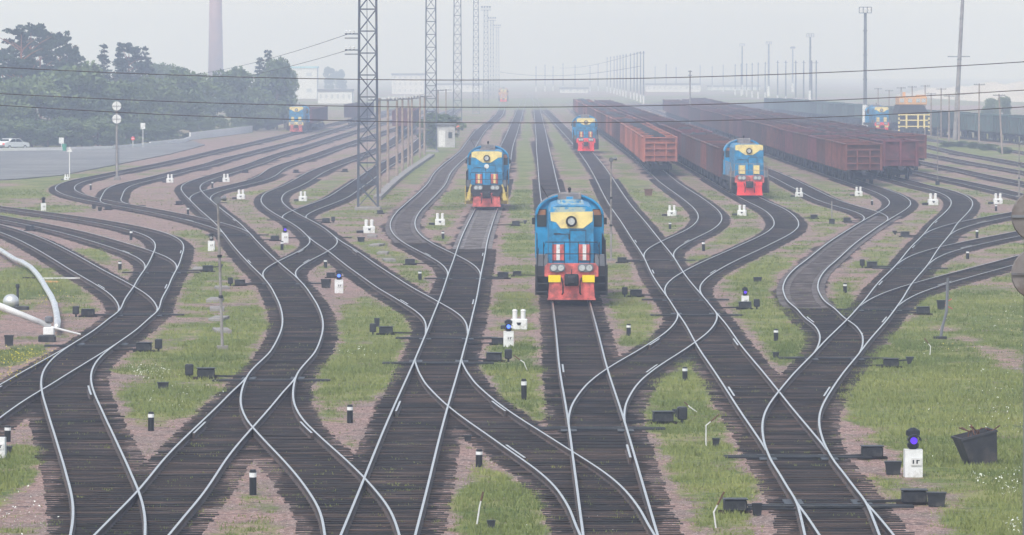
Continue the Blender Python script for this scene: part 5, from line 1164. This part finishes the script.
def broad(seed, h=10, w=4.0):
    g = np.random.default_rng(seed); k = 26; c = np.zeros((k,3)); r = np.zeros((k,3))
    for i in range(k):
        t = g.random()**.8; z = h*(.16+.80*t); rad = w*math.sqrt(max(.05, 1-((t-.42)/.62)**2))*g.uniform(.2,.85); a = g.uniform(0,6.28)
        c[i] = (math.cos(a)*rad, math.sin(a)*rad*.8, z); q = w*g.uniform(.26,.42); r[i] = (q, q, q*.8)
    return crown_mesh('crown', c, r, 5200, .24, 'leaf', seed), trunk_mesh(h*.75, .22, 'bark', 7, seed)
def poplar(seed, h=14, w=2.2):
    g = np.random.default_rng(seed); k = 26; c = np.zeros((k,3)); r = np.zeros((k,3))
    for i in range(k):
        t = i/(k-1); z = h*(.10+.87*t); rad = w*(.30+.6*math.sin(math.pi*min(1, t*.9+.12))**1.1)*g.uniform(.1,.6)*(1-t*.45); a = g.uniform(0,6.28)
        c[i] = (math.cos(a)*rad, math.sin(a)*rad, z); q = w*g.uniform(.30,.45)*(1-.62*t**1.6); r[i] = (q, q, q*1.7)
    return crown_mesh('crown', c, r, 4200, .25, 'poplar', seed), trunk_mesh(h*.9, .22, 'bark', 4, seed)
def spruce(seed, h=15, w=2.6):
    g = np.random.default_rng(seed); c = []; r = []
    for i in range(17):
        t = i/16; z = h*(.12+.86*t); rad = w*(1-t)**.85+.1; m = max(2, int(7*(1-t)))
        for j in range(m):
            a = 6.28*j/m+g.uniform(0,1.0); q = rad*g.uniform(.35,.85); c.append((math.cos(a)*q, math.sin(a)*q, z-q*.25)); s = .35+.32*rad*g.uniform(.6,1.2); r.append((s, s, .32+.1*rad))
    return crown_mesh('crown', np.array(c), np.array(r), 5200, .24, 'needle', seed), trunk_mesh(h*.95, .2, 'bark', 3, seed)
def pine(seed, h=16, w=3.6):
    g = np.random.default_rng(seed); c = []; r = []
    for i in range(34):
        t = g.random(); z = h*(.36+.62*t); rad = w*(.35+.65*math.sin(math.pi*(.15+.8*t)))*g.uniform(.15,1.0); a = g.uniform(0,6.28); c.append((math.cos(a)*rad, math.sin(a)*rad, z+g.uniform(-.3,.3))); q = g.uniform(.6,1.25)*(1-.35*t); r.append((q*1.3, q*1.2, q*.5))
    c.append((0,0,h*.98)); r.append((.6,.6,.5))
    return crown_mesh('crown', np.array(c), np.array(r), 4600, .25, 'needle', seed), trunk_mesh(h*.97, .24, 'pine_bark', 12, seed)
KIND = {'broad': ([broad(s) for s in (1,2,3,4)], 10, 'broad_tree', 'leafy green tree'), 'poplar': ([poplar(s) for s in (11,12)], 14, 'poplar_tree', 'narrow leafy tree'), 'spruce': ([spruce(s) for s in (21,22,23)], 15, 'spruce_tree', 'dark pointed spruce'), 'pine': ([pine(s) for s in (31,32,33)], 16, 'pine_tree', 'dark pine with open crown')}
TC = {}
def tree(kind, x, ytop, Yd, place, ws=1.0):
    v, h0, nm, lab = KIND[kind]; i = TC.get(kind, 0); TC[kind] = i+1; cr, tk = v[i % len(v)]; h = up_px(ytop, Yd)-GZ; s = h/h0
    o = thing(nm, f'{lab} {place}', 'tree', (side_px(x, Yd), Yd, GZ), i*2.4, 'trees on the left and right'); o.scale = (s*ws, s*ws, s)
    for nm2, me in (('trunk', tk), ('crown', cr)): c = bpy.data.objects.new(nm2, me); COL.objects.link(c); c.parent = o
for a in [('pine',4,50,705,'at the left edge, lower than its neighbours',1.1),('pine',21,26,690,'leftmost tall one, orange trunk showing',1.05),('pine',31,25,702,'second tall one from the left',1.0),('pine',41,25.5,710,'third tall one from the left',.9),('pine',51,33,725,'in the middle of the tall pines',1.0),('pine',60,34,722,'right part of the tall pines',1.0),
 ('spruce',67,31,716,'with a sharp tip at the right end of the pines',1.0),('spruce',76,46,732,'small one at the right foot of the pines',1.1),('spruce',104,44.5,760,'standing alone right of the pines',1.35),('spruce',120,42.5,775,'left one of the second dark cluster',1.3),('pine',129,44,790,'in the middle of the second dark cluster',1.1),('spruce',137,47,795,'right of centre in the second dark cluster',1.3),('spruce',145,47,790,'right end of the second dark cluster',1.35),
 ('broad',-8,80,668,'at the left edge behind the car',1.2),('broad',14,80,664,'right above the white car',1.15),('broad',36,80,662,'before the tall pines, left',1.15),('broad',58,74,668,'before the tall pines, middle',1.2),('broad',80,63,672,'tallest pale one before the pines',1.0),('broad',98,75,676,'right of the tallest pale one',1.1),('broad',118,84,684,'left of the post with round plates in view',1.2),
 ('broad',136,84,700,'right of the post with round plates in view',1.2),('broad',156,76,728,'left below the chimney, round crown',1.15),('broad',176,70,742,'round crown halfway to the chimney',1.1),('broad',197,76,762,'left at the foot of the chimney',1.1),('broad',214,84,800,'right in front of the chimney',1.2),('broad',232,68,815,'right of the chimney, tall',1.0),('broad',248,74,835,'second right of the chimney',1.05),
 ('spruce',268,50,850,'tall one at the right end of the trees',1.5),('spruce',260,58,868,'left of the tall right-end one',1.7),('broad',277,62,845,'right of the tall right-end one',.75),('broad',285,72,860,'last one before the pale blue-roofed building',.9),('broad',256,88,828,'low one at the right end of the row',1.2),
 ('broad',152,66,900,'far behind, peeping out left of the chimney',.9),('broad',168,67,905,'far behind, second left of the chimney',.9),('broad',330,68,2100,'hazy, right of the blue-roofed building',.9),('broad',340,70,2150,'hazy, close to the nearest mast',.9),('broad',992,99,905,'on the right, left half of the lone clump',1.0),('broad',1003,98,900,'on the right, right half of the lone clump',1.0)]: tree(*a)
# bushes at the foot of the trees
def bush(x, ytop, Yd, place, ws=1.5, name='bush', cat='bush'):
    cr, tk = KIND['broad'][0][int(x) % 4]; h = up_px(ytop, Yd)-GZ; s = h/10; o = thing(name, f'low green bush {place}', cat, (side_px(x, Yd), Yd, GZ), x*.37, 'bushes under the trees'); o.scale = (s*ws*1.3, s*ws*1.3, s*1.1)
    for nm2, me in (('stem', tk), ('foliage', cr)): c = bpy.data.objects.new(nm2, me); COL.objects.link(c); c.parent = o; c.location = (0, 0, -1.2 if nm2 == 'foliage' else 0)
for a in [(-6,120,648,'behind the white car, left'),(14,122,650,'behind the white car'),(32,118,652,'left of the square sign'),(48,124,650,'behind the square sign'),(66,118,655,'right of the green bin'),(82,122,656,'under the tallest pale tree'),(98,118,660,'left of the round signal plates'),(112,124,660,'behind the round signal plates'),(126,124,668,'left of the no-entry sign'),(140,122,675,'right of the no-entry sign'),
          (156,124,690,'before the round crowns, left'),(172,120,705,'before the round crowns, right'),(190,122,735,'left below the chimney'),(206,120,755,'below the chimney'),(222,118,775,'right below the chimney'),(238,118,795,'near the right end of the trees'),(252,116,815,'at the right end of the trees'),(268,114,836,'under the tall right-end tree'),(431,140,640,'at the foot of the second mast',),(440,112,680,'behind the white hut')]: bush(*a)
for a in [(948,141,650,'grey-green weeds left of the telegraph poles'),(962,141,650,'grey-green weeds between the telegraph poles'),(975,142,640,'weeds at the foot of the alone pole'),(988,143.5,625,'weeds right of the alone pole'),(1005,147,600,'weeds at the leaning pole foot')]: bush(*a, ws=3.2)
# ------------------------------------------------------------------ grass and flowers
def blades(name, boxes, m, seed):
    g = np.random.default_rng(seed); P = []; Hh = []; Tn = []
    for x0, x1, y0, y1, dens, hmin, hmax, cl in boxes:
        n = int((x1-x0)*(y1-y0)*dens); X = g.uniform(x0, x1, n); Y = g.uniform(y0, y1, n)
        k = np.abs(X) < Y*.108+3; X, Y = X[k], Y[k]
        d = track_dist(X, Y); a = grass_amount(X, Y, d) + 1.3*(fbm(X/.55, Y/.55, 91)-.5)
        a = np.maximum(a, np.where((fbm(X/.6, Y/.6, 101) > .66) & (d < 3.2) & (np.abs(d-G) > .12), .60, 0))
        k = (a > .38) & (g.random(len(X)) < np.clip((a-.34)*1.7, .06, 1)); X, Y, a = X[k], Y[k], a[k]
        rich = np.clip(a-.42, 0, .6)*1.7
        for c in range(cl):
            P.append(np.stack([X+g.normal(0,.05,len(X)), Y+g.normal(0,.05,len(X)), np.full(len(X), GZ-.03)], -1)); Hh.append((hmin+(hmax-hmin)*g.random(len(X))**1.6)*(.55+.75*rich))
            Tn.append(np.clip(.5*fbm(X/3, Y/3, 17)+.25*g.random(len(X))+.9*(fbm(X/7, Y/9, 23)-.45), 0, 1))
    P, Hh, Tn = np.concatenate(P), np.concatenate(Hh), np.concatenate(Tn); n = len(P)
    a = g.uniform(0, 6.28, n); w = (.012+.00006*P[:,1])*(.7+.6*g.random(n)); dx, dy = np.cos(a)*w, np.sin(a)*w*.5; l = g.normal(0, .35, (n,2))*Hh[:,None]
    V = np.stack([P+np.stack([-dx,-dy,0*dx],-1), P+np.stack([dx,dy,0*dx],-1), P+np.stack([l[:,0],l[:,1],Hh],-1)], 1).reshape(-1,3)
    me = bpy.data.meshes.new(name); me.vertices.add(n*3); me.loops.add(n*3); me.polygons.add(n); me.vertices.foreach_set('co', V.astype(np.float32).ravel()); me.loops.foreach_set('vertex_index', np.arange(n*3, dtype=np.int32)); me.polygons.foreach_set('loop_start', np.arange(0, n*3, 3, dtype=np.int32))
    at_ = me.attributes.new('tone', 'FLOAT', 'POINT'); at_.data.foreach_set('value', np.repeat(Tn, 3).astype(np.float32)); me.update(); me.materials.append(M[m]); o = bpy.data.objects.new(name, me); COL.objects.link(o); return o
go = blades('grass', [(-14,14,98,135,85,.03,.15,4),(-20,20,135,185,50,.03,.15,4),(-28,28,185,260,20,.04,.15,4),(-46,46,260,420,6,.06,.16,4)], 'grass', 3)
tag(go, 'patchy grass and weeds between the tracks', 'grass', kind='stuff')
def flowers(name, label, spots, m):
    P = []
    for x, y, rx, ry, n in spots:
        for k in range(n): P.append(gp(x+random.gauss(0, rx), y+random.gauss(0, ry), GZ+random.uniform(.06,.25)))
    P = np.array([tuple(p) for p in P]); V, Fc, _ = leaf_cloud(P, .022, .2, None, 5); me = bpy.data.meshes.new(name); me.from_pydata(V.tolist(), [], Fc.tolist()); me.materials.append(M[m]); o = bpy.data.objects.new(name, me); COL.objects.link(o); tag(o, label, 'flowers', kind='stuff')
flowers('flowers', 'small white flowers in the grass', [(152,371,12,3,110),(585,520,30,10,10),(985,415,25,30,50),(1003,395,12,20,40),(940,340,40,20,30),(15,510,20,14,40),(190,395,20,8,30),(980,478,5,4,30),(1016,523,6,4,40),(1012,482,6,8,40),(350,352,10,3,30),(1010,315,20,8,40)], 'flower')
flowers('yellow_flowers', 'yellow flowers in the left corner', [(22,356,16,5,330),(50,300,14,8,70),(10,372,8,5,80),(980,345,20,10,30)], 'yellow_flower')
# ------------------------------------------------------------------ haze
hz = MB().box(-1150,1150,-80,5900,-1.4,72).build('haze', [])
m = bpy.data.materials.new('haze_air'); m.use_nodes = True; n, l = m.node_tree.nodes, m.node_tree.links; n.remove(n['Principled BSDF'])
v = n.new('ShaderNodeVolumePrincipled'); v.inputs['Density'].default_value = HAZE; v.inputs['Color'].default_value = HAZE_COL; v.inputs['Absorption Color'].default_value = (1, 1, 1, 1); v.inputs['Anisotropy'].default_value = .25; l.new(v.outputs[0], n['Material Output'].inputs['Volume'])
hz.data.materials.clear(); hz.data.materials.append(m); tag(hz, 'thin pale haze over the whole yard', 'haze', kind='stuff')
